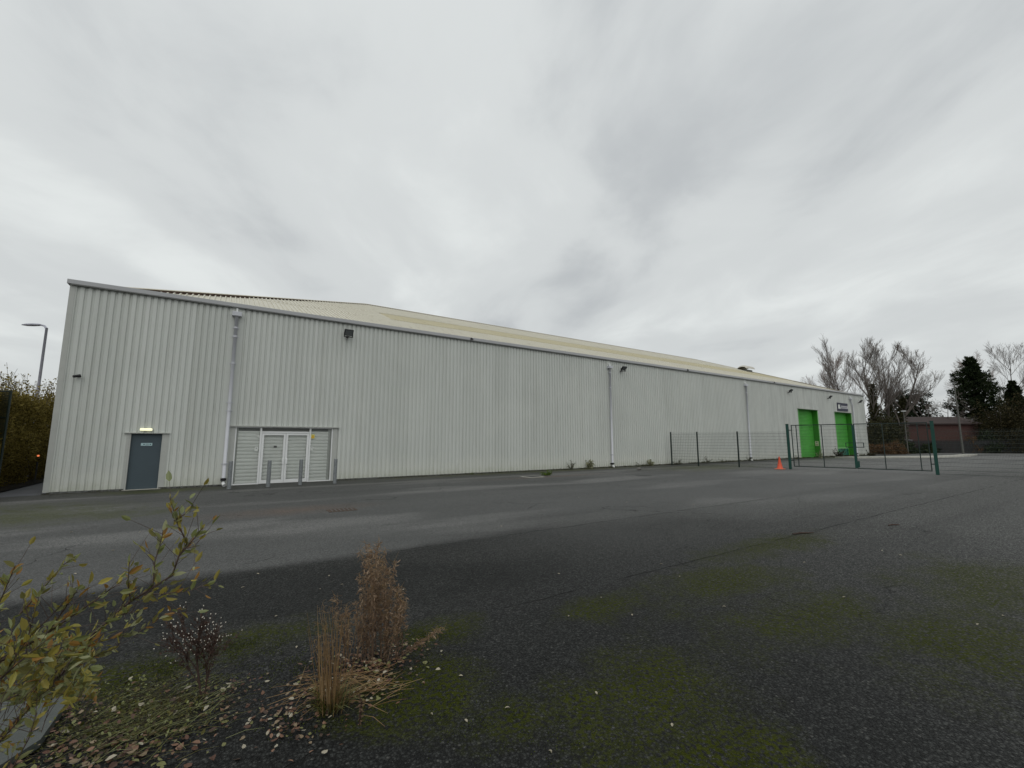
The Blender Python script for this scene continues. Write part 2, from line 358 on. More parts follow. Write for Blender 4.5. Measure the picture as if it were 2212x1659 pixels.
MT['pipe'] = plain('downpipe_grey', (0.52, 0.53, 0.56), 0.4, var=0.05)
MT['black'] = plain('black_metal', (0.012, 0.012, 0.013), 0.4)
MT['lens'] = plain('lamp_glass', (0.12, 0.13, 0.13), 0.15, var=0.05)
MT['galv'] = plain('galvanised', (0.22, 0.235, 0.24), 0.5, metal=0.35, var=0.3, scale=18)
MT['green'] = plain('green_shutter', (0.070, 0.36, 0.045), 0.5, var=0.16, scale=0.9)
MT['green_rev'] = plain('green_jamb', (0.034, 0.20, 0.015), 0.45, var=0.06, scale=1.2)
MT['green_trim'] = plain('green_edge_trim', (0.20, 0.46, 0.17), 0.5, var=0.06)
MT['teal'] = plain('teal_panel', (0.012, 0.135, 0.085), 0.5, var=0.1)
MT['gatepost'] = plain('gate_green', (0.006, 0.052, 0.038), 0.4, var=0.12)
MT['gatedark'] = plain('gate_dark', (0.012, 0.024, 0.020), 0.45, var=0.12)
MT['wire'] = plain('green_wire', (0.030, 0.042, 0.036), 0.5)
MT['orange'] = plain('cone_orange', (0.62, 0.085, 0.035), 0.45, var=0.08)
MT['cone_base'] = plain('cone_foot', (0.62, 0.20, 0.11), 0.6, var=0.1)
MT['navy'] = plain('sign_navy', (0.022, 0.022, 0.045), 0.5, var=0.05)
MT['sign_pale'] = plain('sign_pale', (0.42, 0.42, 0.44), 0.5, var=0.04)
MT['ink'] = plain('sign_ink', (0.06, 0.06, 0.08), 0.5)
MT['plate_blue'] = plain('plate_blue', (0.42, 0.58, 0.60), 0.35, var=0.04)
MT['teal_ink'] = plain('plate_ink', (0.03, 0.09, 0.10), 0.4)
MT['yellow'] = plain('sign_yellow', (0.66, 0.60, 0.14), 0.45)
MT['amber'] = plain('sign_amber', (0.62, 0.33, 0.02), 0.45)
MT['cream'] = plain('sign_cream', (0.55, 0.55, 0.38), 0.5)
MT['paper'] = plain('paper_notice', (0.60, 0.62, 0.58), 0.6)
MT['rust'] = plain('rusty_iron', (0.075, 0.052, 0.038), 0.8, var=0.35, scale=14, bmp=0.4)
MT['iron'] = plain('cast_iron', (0.045, 0.045, 0.043), 0.7, var=0.2, scale=10, bmp=0.3)
MT['lit'] = plain('lit_diffuser', (0.95, 0.93, 0.62), 0.4, var=0.02, emit=0.75)
MT['signal'] = plain('orange_lens', (0.95, 0.22, 0.08), 0.3, emit=1.0)
MT['lamp'] = plain('lamp_column_grey', (0.42, 0.42, 0.48), 0.5)
MT['polepale'] = plain('pale_pole', (0.105, 0.105, 0.092), 0.6)
MT['vent'] = plain('roof_vent_cream', (0.52, 0.50, 0.44), 0.6, var=0.1)
MT['brickroof'] = plain('brown_roof_tile', (0.040, 0.026, 0.023), 0.8, var=0.25)
MT['bark'] = plain('bark', (0.072, 0.060, 0.052), 0.9, var=0.25, scale=4)
MT['twig'] = leafmat('twig', [(0.13, 0.112, 0.10), (0.21, 0.18, 0.16)], 0)
MT['twig_red'] = leafmat('twig_reddish', [(0.17, 0.125, 0.105), (0.26, 0.195, 0.165)], 0)
MT['conifer'] = leafmat('conifer_needles', [(0.008, 0.014, 0.005), (0.018, 0.028, 0.010), (0.045, 0.060, 0.024)], 0.1, 0.8, 0.15)
MT['ivy'] = leafmat('ivy_foliage', [(0.022, 0.026, 0.009), (0.065, 0.060, 0.024)], 0.15, 0.7, 0.2)
MT['brownbush'] = leafmat('brown_bush', [(0.014, 0.015, 0.006), (0.034, 0.030, 0.012), (0.062, 0.050, 0.022)], 0.15, 0.8, 0.15)
MT['bracken'] = leafmat('bracken', [(0.075, 0.040, 0.018), (0.16, 0.095, 0.045)], 0.2, 0.8, 0.15)
MT['hedge'] = leafmat('hedge_leaves', [(0.075, 0.058, 0.012), (0.21, 0.165, 0.038), (0.38, 0.31, 0.09)], 0.45, 0.7, 0.25)
MT['shrubleaf'] = leafmat('shrub_leaves', [(0.16, 0.18, 0.06), (0.24, 0.27, 0.12), (0.29, 0.26, 0.055), (0.33, 0.28, 0.055), (0.19, 0.20, 0.075), (0.30, 0.31, 0.16), (0.25, 0.21, 0.045), (0.28, 0.15, 0.035), (0.17, 0.16, 0.05)], 0.3, 0.5, 0.4)
MT['shrubstem'] = plain('shrub_stem', (0.085, 0.058, 0.048), 0.6, var=0.2, scale=20)
MT['straw'] = leafmat('dry_straw', [(0.15, 0.085, 0.035), (0.26, 0.165, 0.075), (0.36, 0.25, 0.13)], 0.2, 0.7, 0.2)
MT['drybrown'] = leafmat('dry_brown_leaves', [(0.11, 0.070, 0.046), (0.23, 0.155, 0.10), (0.44, 0.34, 0.235)], 0.25, 0.7, 0.2)
MT['herbstem'] = plain('herb_stem', (0.045, 0.025, 0.018), 0.7, var=0.2)
MT['herbleaf'] = leafmat('herb_leaves', [(0.060, 0.034, 0.025), (0.13, 0.075, 0.055)], 0.2)
MT['seed'] = plain('seed_heads', (0.62, 0.58, 0.50), 0.7)
MT['litter'] = leafmat('leaf_litter', [(0.24, 0.135, 0.085), (0.10, 0.045, 0.026), (0.24, 0.18, 0.11), (0.16, 0.08, 0.045), (0.17, 0.17, 0.06), (0.08, 0.04, 0.024), (0.13, 0.065, 0.04), (0.06, 0.035, 0.022), (0.40, 0.36, 0.27)], 0.15, 0.5, 0.4)
MT['weed'] = leafmat('green_weeds', [(0.075, 0.08, 0.012), (0.15, 0.16, 0.035), (0.045, 0.050, 0.010), (0.055, 0.040, 0.015), (0.26, 0.28, 0.12), (0.12, 0.11, 0.022), (0.03, 0.022, 0.01)], 0.3, 0.5, 0.4)
MT['mossm'] = leafmat('moss_tufts', [(0.012, 0.017, 0.002), (0.04, 0.052, 0.006), (0.085, 0.105, 0.010)], 0.2, 0.8, 0.2)
MT['soil'] = plain('dark_soil', (0.022, 0.017, 0.011), 0.9, var=0.3, scale=8, bmp=0.5)
MT['weedgrey'] = leafmat('grey_weed', [(0.075, 0.085, 0.055), (0.14, 0.15, 0.10), (0.10, 0.085, 0.06)], 0.2, 0.7, 0.2)
MT['palegrass'] = leafmat('pale_grass', [(0.20, 0.21, 0.12), (0.34, 0.34, 0.22)], 0.2, 0.7, 0.2)
MT['brightweed'] = leafmat('bright_weed', [(0.07, 0.12, 0.015), (0.16, 0.24, 0.04)], 0.25, 0.6, 0.3)
MT['stone'] = plain('rubble', (0.14, 0.135, 0.12), 0.85, var=0.3, scale=6)
def m_brick():
    m, t, b = newmat('red_brick'); tcn = t.nodes.new('ShaderNodeTexCoord')
    br = t.nodes.new('ShaderNodeTexBrick'); mp = t.nodes.new('ShaderNodeMapping'); mp.inputs['Rotation'].default_value = (PI / 2, 0, 0)
    t.links.new(tcn.outputs['Object'], mp.inputs[0]); t.links.new(mp.outputs[0], br.inputs['Vector'])
    br.inputs['Color1'].default_value = (0.095, 0.030, 0.021, 1); br.inputs['Color2'].default_value = (0.065, 0.022, 0.016, 1); br.inputs['Mortar'].default_value = (0.055, 0.038, 0.032, 1)
    br.inputs['Scale'].default_value = 1; br.inputs['Brick Width'].default_value = 0.225; br.inputs['Row Height'].default_value = 0.075; br.inputs['Mortar Size'].default_value = 0.008
    c = mixc(t, M(t, 'MULTIPLY', noise(t, tcn.outputs['Object'], 0.7, 4), 0.6), br.outputs[0], (0.055, 0.03, 0.028))
    t.links.new(c, b.inputs['Base Color']); b.inputs['Roughness'].default_value = 0.85
    return m
MT['brick'] = m_brick()
def m_glass():
    m, t, b = newmat('door_glass'); t.nodes.remove(b)
    g = t.nodes.new('ShaderNodeBsdfGlossy'); g.inputs['Roughness'].default_value = 0.03; g.inputs[0].default_value = (0.9, 0.95, 0.95, 1)
    tr = t.nodes.new('ShaderNodeBsdfTransparent'); tr.inputs[0].default_value = (0.97, 0.98, 0.975, 1)
    fr = t.nodes.new('ShaderNodeFresnel'); fr.inputs[0].default_value = 1.3
    ms = t.nodes.new('ShaderNodeMixShader'); t.links.new(fr.outputs[0], ms.inputs[0]); t.links.new(tr.outputs[0], ms.inputs[1]); t.links.new(g.outputs[0], ms.inputs[2])
    t.links.new(ms.outputs[0], t.nodes['Material Output'].inputs[0]); return m
MT['glass'] = m_glass()

# ------------------------------------------------------------------ setting
b = MB(); b.face([(-1500, -1500, 0), (1500, -1500, 0), (1500, 1500, 0), (-1500, 1500, 0)])
b.build('ground', MT['ground'], kind='structure')
b = MB(); b.face([(-1.55, -0.6, .004), (-0.02, -0.25, .004), (-0.02, 60, .004), (-1.55, 60, .004)])
b.build('path', MT['path'], kind='structure')
b = MB(); b.face([(-9, -3, .004), (-1.35, -0.9, .004), (-1.60, 60, .004), (-9, 60, .004)])
b.build('verge', MT['soil'], kind='structure')
# raised pale kerb sweeping across the far yard
b = MB()
kf = [(58.4, -3.1), (61.0, -4.3), (64.0, -5.7), (67.4, -7.1), (71.0, -7.9), (76.0, -8.1), (82, -7.6)]
kb = [(58.8, -1.2), (61.9, -2.4), (65.2, -3.9), (68.2, -5.3), (71.4, -6.2), (76.2, -6.5), (82, -6.2)]
for i in range(len(kf) - 1):
    a0, a1, c0, c1 = kf[i], kf[i + 1], kb[i], kb[i + 1]
    b.face([(*a0, .12), (*a1, .12), (*c1, .12), (*c0, .12)]); b.face([(*a0, 0), (*a1, 0), (*a1, .12), (*a0, .12)]); b.face([(*c0, 0), (*c1, 0), (*c1, .12), (*c0, .12)])
b.face([(*kf[0], 0), (*kf[0], .12), (*kb[0], .12), (*kb[0], 0)]); b.face([(*kf[-1], 0), (*kf[-1], .12), (*kb[-1], .12), (*kb[-1], 0)])
b.build('kerb', MT['concrete'], kind='structure')

# ------------------------------------------------------------------ warehouse
WL, WD, WH = 72.0, 27.8, 7.36
rg = random.Random(5)
wh = empty('warehouse', (0, 0, 0), 'long grey ribbed metal warehouse with a cream hipped roof', 'building')
OPEN = [(2.08, 3.02, 2.05), (5.17, 9.29, 2.36), (54.25, 58.60, 5.05), (63.05, 67.55, 5.04)]
def profile(L, pitch=0.207, d=0.044, start=0.16):
    pts = [(0, 0)]; x = start
    while x + pitch < L:
        pts += [(x, 0), (x + 0.020, d), (x + 0.074, d), (x + 0.094, 0)]; x += pitch
    pts.append((L, 0)); return pts
b = MB()
pp = profile(WL)
xs = sorted(set([p[0] for p in pp] + [v for o in OPEN for v in o[:2]]))
def py_at(x):
    for (x0, y0), (x1, y1) in zip(pp, pp[1:]):
        if x0 <= x <= x1: return y0 if x1 - x0 < 1e-9 else y0 + (y1 - y0) * (x - x0) / (x1 - x0)
    return 0
d0 = dict(pp)
ys = {x: (d0[x] if x in d0 else py_at(x)) for x in xs}
for x0, x1 in zip(xs, xs[1:]):
    z0 = 0.06; xm = (x0 + x1) / 2
    for o in OPEN:
        if o[0] <= xm <= o[1]: z0 = o[2]
    b.face([(x0, ys[x0], z0), (x1, ys[x1], z0), (x1, ys[x1], WH), (x0, ys[x0], WH)])
x = 0.30
while x < 24:
    for z in (0.3, 1.25, 2.9, 4.6, 6.2):
        if rg.random() < .55 and not any(o[0] - .1 < x < o[1] + .1 and z < o[2] + .1 for o in OPEN):
            b.box(x - .012, x + .012, -.012, -.001, z - .013, z + .013)
    x += 0.207
b.build('front_wall', MT['clad'], wh)
# other walls
b = MB(); pe = profile(WD)
for (a, ya), (c, yc) in zip(pe, pe[1:]):
    b.face([(ya, a, .06), (yc, c, .06), (yc, c, WH), (ya, a, WH)]); b.face([(WL - ya, a, .06), (WL - yc, c, .06), (WL - yc, c, WH), (WL - ya, a, WH)])
b.face([(0, WD, .06), (WL, WD, .06), (WL, WD, WH), (0, WD, WH)])
b.build('side_wall', MT['clad'], wh)
b = MB(); 
def gaps(xa, xb):
    out = []; cur = xa
    for o in OPEN:
        out.append((cur, o[0] - .002)); cur = o[1] + .002
    out.append((cur, xb)); return out
for a, c in gaps(.05, WL - .05): b.box(a, c, .05, .2, 0, .10)
b.box(.05, .2, .21, WD, 0, .1); b.box(WL - .2, WL - .05, .21, WD, 0, .1)
b.build('plinth', MT['shutbox'], wh)
# corner trims
b = MB(); b.box(-.02, .13, -.014, -.002, .05, WH); b.box(-.02, -.004, -.001, .15, .05, WH); b.build('corner_trim', MT['flash'], wh)
b = MB(); b.box(WL - .13, WL + .02, -.014, -.002, .05, WH); b.build('corner_trim', MT['flash'], wh)
# fascia gutter
b = MB(); b.box(-.09, WL + .09, -.11, .10, WH - .01, WH + .15); b.box(-.09, .10, .101, WD + .09, WH - .01, WH + .15); b.box(WL - .10, WL + .09, .101, WD + .09, WH - .01, WH + .15); b.box(.101, WL - .101, WD - .1, WD + .09, WH - .01, WH + .15)
b.build('fascia', MT['fascia'], wh, bevel=.008)
b = MB(); b.box(.02, WL, -.10, -.03, WH - .045, WH - .012); b.build('gutter_shadow_strip', MT['shutbox'], wh)  # solid dark strip, stands in for the shade under the fascia
# roof, hipped
RZ, RS = 7.25, 5.4 / 13.9
def roof_course(y0, y1, lift, xa=0.0, xb=WL):
    m = MB(); P = 0.207; x = xa + .05
    prof = []
    while x < xb - .05:
        prof += [(x, 0), (x + .135, 0), (x + .150, .06), (x + .192, .06)]; x += P
    def hi(x): return min(y1, x - .12, WL - x - .12)
    for (a, ha), (c, hc) in zip(prof, prof[1:]):
        ta, tb = hi(a), hi(c)
        if ta <= y0 and tb <= y0: continue
        ta = max(ta, y0); tb = max(tb, y0)
        m.face([(a, y0, RZ + RS * y0 + ha + lift), (c, y0, RZ + RS * y0 + hc + lift), (c, tb, RZ + RS * tb + hc + lift), (a, ta, RZ + RS * ta + ha + lift)])
        if y0 > 1: m.face([(a, y0, RZ + RS * y0 + ha + lift), (c, y0, RZ + RS * y0 + hc + lift), (c, y0, RZ + RS * y0 + hc + lift - .033), (a, y0, RZ + RS * y0 + ha + lift - .033)])
    return m
rf = roof_course(.12, 5.55, 0).build('roof', MT['roof'], wh)
roof_course(5.45, 8.5, .035, 0, 13.3).build('middle_roof_sheet', MT['roof'], rf)
roof_course(5.45, 8.5, .035, 13.35, WL).build('rooflight', MT['rooflight'], rf)
roof_course(8.4, 13.78, .07).build('upper_roof_sheet', MT['roof'], rf)
b = MB()
A = Vector((13.9, 13.9, 12.65)); B_ = Vector((58.1, 13.9, 12.65))
b.face([(.1, WD - .1, RZ), (WL - .1, WD - .1, RZ), B_, A]); b.face([(.1, .1, RZ), (.1, WD - .1, RZ), A]); b.face([(WL - .1, .1, RZ), B_, (WL - .1, WD - .1, RZ)])
b.build('rear_roof', MT['roof'], rf)
b = MB()
def cap(p, q, s1, s2):
    up = Vector((0, 0, .17)); b.face([p + up, q + up, q + up + s1, p + up + s1]); b.face([p + up, q + up, q + up + s2, p + up + s2])
    b.face([p + up + s1, q + up + s1, q + up + s1 - Vector((0, 0, .02)), p + up + s1 - Vector((0, 0, .02))])
h0, h1 = Vector((.2, .2, RZ + .05)), Vector((WL - .2, .2, RZ + .05))
cap(A, B_, Vector((0, -.22, -.22 * RS)), Vector((0, .22, -.22 * RS)))
cap(h0, A, Vector((.22, -.02, -.02 * RS)), Vector((-.02, .22, -.02 * RS)))
cap(h1, B_, Vector((-.22, -.02, -.02 * RS)), Vector((.02, .22, -.02 * RS)))
b.build('ridge_cap', MT['ridge'], rf)
b = MB()
for p_, q_ in ((A, B_), (h0, A), (h1, B_)): b.face([p_ - Vector((0, .02, .03)), q_ - Vector((0, .02, .03)), q_ + Vector((0, -.02, .12)), p_ + Vector((0, -.02, .12))])
b.build('ridge_filler', plain('brown_filler', (0.28, 0.19, 0.155), 0.8), rf)
# roof ventilator
vc = Vector((61.5, 8.9, RZ + RS * 8.9))
vt = MB()
for k in range(10):
    t0, t1 = PI * k / 10, PI * (k + 1) / 10
    for w0, w1, sc0, sc1 in ((-1.05, -.8, .6, 1), (-.8, .8, 1, 1), (.8, 1.05, 1, .6)):
        pts = [vc + Vector((w, -.75 * math.cos(t) * s_ ** .5, .28 + .48 * math.sin(t) * s_)) for (w, t, s_) in ((w0, t0, sc0), (w1, t0, sc1), (w1, t1, sc1), (w0, t1, sc0))]
        vt.face(pts)
vo_ = vt.build('ridge_ventilator', MT['vent'], wh)
b = MB(); b.cbox(vc + Vector((0, 0, -.02)), 1.4, .9, .42); b.build('ventilator_base', MT['shutbox'], vo_)
# small dark brackets on the gutter
for x in (16.16, 35.82, 49.6):
    b = MB(); b.cbox((x, -.13, WH + .07), .16, .08, .05, Matrix.Rotation(.35, 4, 'Y')); b.cbox((x - .05, -.12, WH + .03), .05, .03, .08); b.build('gutter_bracket', MT['black'], wh)
# downpipes
def downpipe(x, top=7.0, kink=None, collars=(6.45, 6.08, 4.95, 3.34, 3.0, .87)):
    p = MB(); y = -.14; r = .066
    if kink: p.tube([(x - .35, y, top), (x - .35, y, kink + .25), (x, y, kink - .1), (x, y, .32)], r, 12)
    else: p.tube([(x, y, top), (x, y, .32)], r, 12)
    dp = p.build('downpipe', MT['pipe'], wh, smooth=True)
    hx = x - (.35 if kink else 0)
    h = MB(); h.box(hx - .17, hx + .17, -.26, -.01, top - .06, top + .12); h.build('hopper', MT['pipe'], dp, bevel=.01)
    h = MB(); h.tube([(hx, -.02, top + .27), (hx, -.14, top + .25), (hx, -.14, top + .12)], .045, 8); h.build('outlet', MT['white'], dp)
    for z in collars:
        h = MB(); xx = hx if (kink and z > kink) else x
        h.tube([(xx, y, z - .03), (xx, y, z + .03)], r + .012, 12); h.box(xx - .12, xx + .12, -.03, -.006, z - .02, z + .02); h.build('bracket', MT['pipe'], dp)
    h = MB(); h.tube([(x, y, .32), (x, y, .2)], r * .8, 10); h.box(x - .1, x + .1, -.2, -.02, .22, .3); h.build('joint', MT['black'], dp)
    h = MB(); h.tube([(x, y, .2), (x, y, .12), (x + .04, y - .12, .03)], r, 10); h.build('shoe', MT['white'], dp, smooth=True)
    f = MB(); f.box(x - .16, x + .16, -.016, -.003, .06, WH - .05) if not kink else None
    if f.v: f.build('backing_strip', MT['clad'], dp)
downpipe(5.06)
downpipe(26.95, 6.8, None, (6.45, 5.4, 3.34, .87)); downpipe(44.36, 6.75, None, (6.1, .6)); downpipe(67.93, 6.75, 6.1, (5.0, 2.5))
# slate blue door
b = MB(); b.box(2.10, 3.00, .09, .13, .02, 2.03); dr = b.build('door', MT['door_blue'], wh, label='slate blue flush steel door')
b = MB(); b.box(2.39, 2.72, .082, .089, 1.605, 1.705); pl = b.build('door_plate', MT['plate_blue'], dr)
b = MB()
for cx_, rr in ((2.48, .022), (2.665, .022)): b.tube([(cx_, .0805, 1.655), (cx_, .0815, 1.655)], rr, 10)
for (x0, x1, z) in ((2.53, 2.60, 1.675), (2.55, 2.62, 1.675), (2.515, 2.565, 1.65), (2.575, 2.63, 1.65), (2.53, 2.62, 1.63)): b.box(x0, x1, .0800, .0808, z - .004, z + .004)
b.build('plate_marking', MT['teal_ink'], dr)
b = MB(); b.box(2.05, 2.098, -.015, .12, 0, 2.06); b.box(3.002, 3.035, -.015, .12, 0, 2.06); b.box(1.97, 2.048, -.02, -.004, .06, 2.06); b.box(3.037, 3.20, -.02, -.004, .06, 2.06)
b.build('door_jamb', MT['flash'], wh)
b = MB(); b.box(1.89, 3.22, -.085, .12, 2.062, 2.09); b.build('door_hood', MT['flash'], wh)
b = MB(); b.box(2.0, 3.1, -.03, .2, 0, .018); b.build('door_threshold', MT['concrete'], wh)
# glazed entrance
ent = empty('glazed_entrance', (7.2, 0, 0)); ent.parent = wh
b = MB(); b.box(5.10, 9.36, -.10, .16, 2.365, 2.41); b.build('canopy_flashing', MT['flash'], ent)
b = MB(); b.box(5.17, 5.33, -.02, .2, 0, 2.362); b.box(9.12, 9.30, -.02, .2, 0, 2.362); b.box(5.331, 9.119, .30, .5, 0, 2.362); b.build('jamb_lining', MT['flash'], ent)
b = MB()
for x0, x1 in ((5.332, 5.385), (6.225, 6.295), (8.135, 8.205), (9.065, 9.118)): b.box(x0, x1, .0, .09, 0.0, 2.362)
b.box(6.297, 8.133, .002, .088, 2.115, 2.18); b.box(5.387, 6.223, .002, .088, 0, .045); b.box(8.207, 9.063, .002, .088, 0, .045)
b.box(5.387, 6.223, .01, .08, 2.32, 2.36); b.box(6.297, 8.133, .01, .08, 2.33, 2.36); b.box(8.207, 9.063, .01, .08, 2.32, 2.36)
b.build('white_frame', MT['white'], ent, bevel=.004)
def leafdoor(x0, x1, hx):
    m = MB(); m.box(x0, x0 + .085, .012, .062, .012, 2.105); m.box(x1 - .085, x1, .012, .062, .012, 2.105)
    m.box(x0 + .0855, x1 - .0855, .013, .061, 2.025, 2.104); m.box(x0 + .0855, x1 - .0855, .013, .061, .013, .155)
    d = m.build('glazed_door', MT['white'], ent, bevel=.003)
    m = MB(); m.face([(x0 + .086, .038, .156), (x1 - .086, .038, .156), (x1 - .086, .038, 2.024), (x0 + .086, .038, 2.024)]); m.build('pane', MT['glass'], d)
    m = MB(); m.box(hx - .035, hx + .035, -.03, .0115, .80, 1.02); m.build('push_plate', MT['white'], d, bevel=.004)
leafdoor(6.302, 7.205, 7.145); leafdoor(7.215, 8.128, 7.28)
b = MB(); b.face([(5.387, .043, .046), (6.223, .043, .046), (6.223, .043, 2.319), (5.387, .043, 2.319)]); b.build('side_pane', MT['glass'], ent)
b = MB(); b.face([(8.207, .043, .046), (9.063, .043, .046), (9.063, .043, 2.319), (8.207, .043, 2.319)]); b.build('side_pane', MT['glass'], ent)
def slats(x0, x1, y, z0, z1, pitch, depth, name, mat, parent):
    m = MB(); z = z0
    n = 4
    while z < z1 - 1e-6:
        zt = min(z + pitch, z1); prev = None
        for k in range(n + 1):
            f = k / n; zz = z + (zt - z) * f; yy = y - depth * math.sin(PI * f) ** .7
            if prev: m.face([(x0, prev[0], prev[1]), (x1, prev[0], prev[1]), (x1, yy, zz), (x0, yy, zz)])
            prev = (yy, zz)
        z = zt
    return m.build(name, mat, parent)
slats(5.45, 6.25, .15, .0, 2.22, .149, .030, 'security_shutter', MT['shutter'], ent)
slats(6.20, 8.20, .165, .0, 2.22, .149, .030, 'security_shutter', MT['shutter'], ent)
slats(8.15, 8.94, .15, .0, 2.22, .149, .030, 'security_shutter', MT['shutter'], ent)
for u0, u1 in ((5.386, 5.45), (8.94, 9.062)): b = MB(); b.box(u0, u1, .12, .29, 0, 2.36); b.build('shutter_guide', MT['flash'], ent)
b = MB(); b.box(5.45, 8.94, .125, .295, 2.20, 2.361); b.build('shutter_box', MT['shutbox'], ent)
def sticker(name, x, z, w, h, mat, label, cat='notice', rot=0.0, y=.0385):
    m = MB(); m.cbox((x, y - .002, z), w, .002, h, Matrix.Rotation(rot, 4, 'Y')); return m.build(name, mat, loc=(x, y, z), label=label, cat=cat)
ys_ = empty('warning_sign', (8.285, .03, 1.98), 'yellow square electrical warning sign on the right glazed side panel', 'sign')
b = MB(); b.box(8.21, 8.36, .034, .038, 1.89, 2.07); b.build('sign_board', MT['yellow'], ys_)
b = MB(); b.face([(8.225, .033, 1.93), (8.345, .033, 1.93), (8.285, .033, 2.05)]); b.face([(8.255, .033, 1.905), (8.315, .033, 1.905), (8.315, .033, 1.929), (8.255, .033, 1.929)]); b.build('warning_triangle', MT['amber'], ys_)
for x, w, l in ((6.13, .15, 'pale round sticker on the left glazed side panel of the entrance'), (8.275, .13, 'pale sticker below the yellow warning sign on the side panel')):
    s_ = empty('sticker', (x, .03, 1.45), l, 'notice')
    b = MB(); b.tube([(x, .0375, 1.47), (x, .0385, 1.47)], w / 2, 14); b.box(x - w / 2.4, x + w / 2.4, .0378, .0386, 1.35, 1.42); b.build('sticker_disc', MT['paper'], s_)
    b = MB(); b.tube([(x, .0365, 1.48), (x, .0370, 1.48)], .022, 10); b.build('sticker_marking', MT['galv'], s_)
sticker('torn_sticker', 6.17, 1.965, .10, .07, MT['paper'], 'torn white scrap of sticker high on the left side panel', rot=.3)
b = MB(); b.box(6.765, 6.885, .026, .033, 1.50, 1.55); b.box(6.765, 6.885, .028, .033, 1.555, 1.575); b.build('letter_plate', MT['black'], loc=(6.82, .03, 1.5), label='small black label stuck on the left glazed door', cat='label')
# green roller doors
def green_door(x0, x1, h, low):
    g = empty('loading_bay', ((x0 + x1) / 2, 0, 0)); g.parent = wh; g.name = 'loading_bay'
    m = slats(x0 + .13, x1 - .02, .52, 0.0, h, .15, .035, 'roller_shutter', MT['green'], g)
    for u0, u1 in ((x0, x0 + .04), (x1 - .04, x1)): m = MB(); m.box(u0, u1, -.012, .56, 0, h); m.build('green_jamb', MT['green_rev'], g)
    m = MB(); m.box(x0 + .041, x1 - .041, -.01, .56, h - .05, h); m.build('head_lining', MT['green_rev'], g)
    for u0, u1 in ((x0 - .09, x0 - .001), (x1 + .001, x1 + .13)): m = MB(); m.box(u0, u1, -.03, -.013, 0, h); m.build('edge_trim', MT['green_trim'], g)
    m = MB(); m.box(x0 - .14, x1 + .17, -.16, -.005, h + .002, h + .05); m.build('hood_flashing', MT['flash'], g)
    if low:
        m = slats(x0 + .15, x1 - .6, .485, 0.0, .86, .105, .015, 'teal_lower_panel', MT['teal'], g)
        m = MB(); m.box(x0 + .15, x1 - .5, .44, .50, .87, .98); m.build('panel_rail', MT['green_trim'], g)
        m = MB(); m.box(x1 - .6, x1 - .5, .40, .47, 0, .87); m.build('panel_leg', MT['teal'], g)
green_door(54.25, 58.60, 5.05, False); green_door(63.05, 67.55, 5.04, True)
ns = empty('safety_notice', (58.55, .28, 1.5), 'cream safety notice on the far jamb of the nearer green door', 'notice')
b = MB(); b.box(58.545, 58.559, .08, .42, 1.22, 1.72); b.build('notice_board', MT['cream'], ns)
b = MB(); b.box(58.540, 58.544, .2, .3, 1.56, 1.66); b.build('notice_symbol', MT['teal_ink'], ns)
b = MB(); b.box(58.540, 58.544, .12, .38, 1.36, 1.39); b.box(58.540, 58.544, .12, .38, 1.29, 1.32); b.build('notice_marking', MT['bracken'], ns)
sg = empty('company_sign', (65.25, -.05, 5.3), 'navy signboard with pale lettering panel above the farther green door', 'sign')
b = MB(); b.box(63.86, 66.70, -.07, -.01, 5.20, 6.14); b.build('sign_board', MT['navy'], sg)
b = MB(); b.box(64.0, 64.6, -.082, -.071, 5.44, 5.92); b.build('emblem_panel', MT['paper'], sg)
b = MB(); b.box(64.75, 66.66, -.082, -.071, 5.50, 5.82); b.build('lettering_panel', MT['sign_pale'], sg)
b = MB(); xx = 64.86
for wv, hh in ((.13, .16), (.06, .16), (.12, .12), (.14, .15), (.10, .12), (.14, .12), (.12, .16), (.16, .14), (.13, .2)):
    b.box(xx, xx + .03, -.090, -.083, 5.58, 5.58 + hh); b.box(xx + .031, xx + wv, -.090, -.083, 5.58 + hh * .4, 5.58 + hh * .6); xx += wv + .05
b.build('lettering', MT['ink'], sg)
b = MB(); b.box(64.50, 64.57, -.090, -.083, 5.66, 5.88); b.build('emblem_mark', MT['ink'], sg)

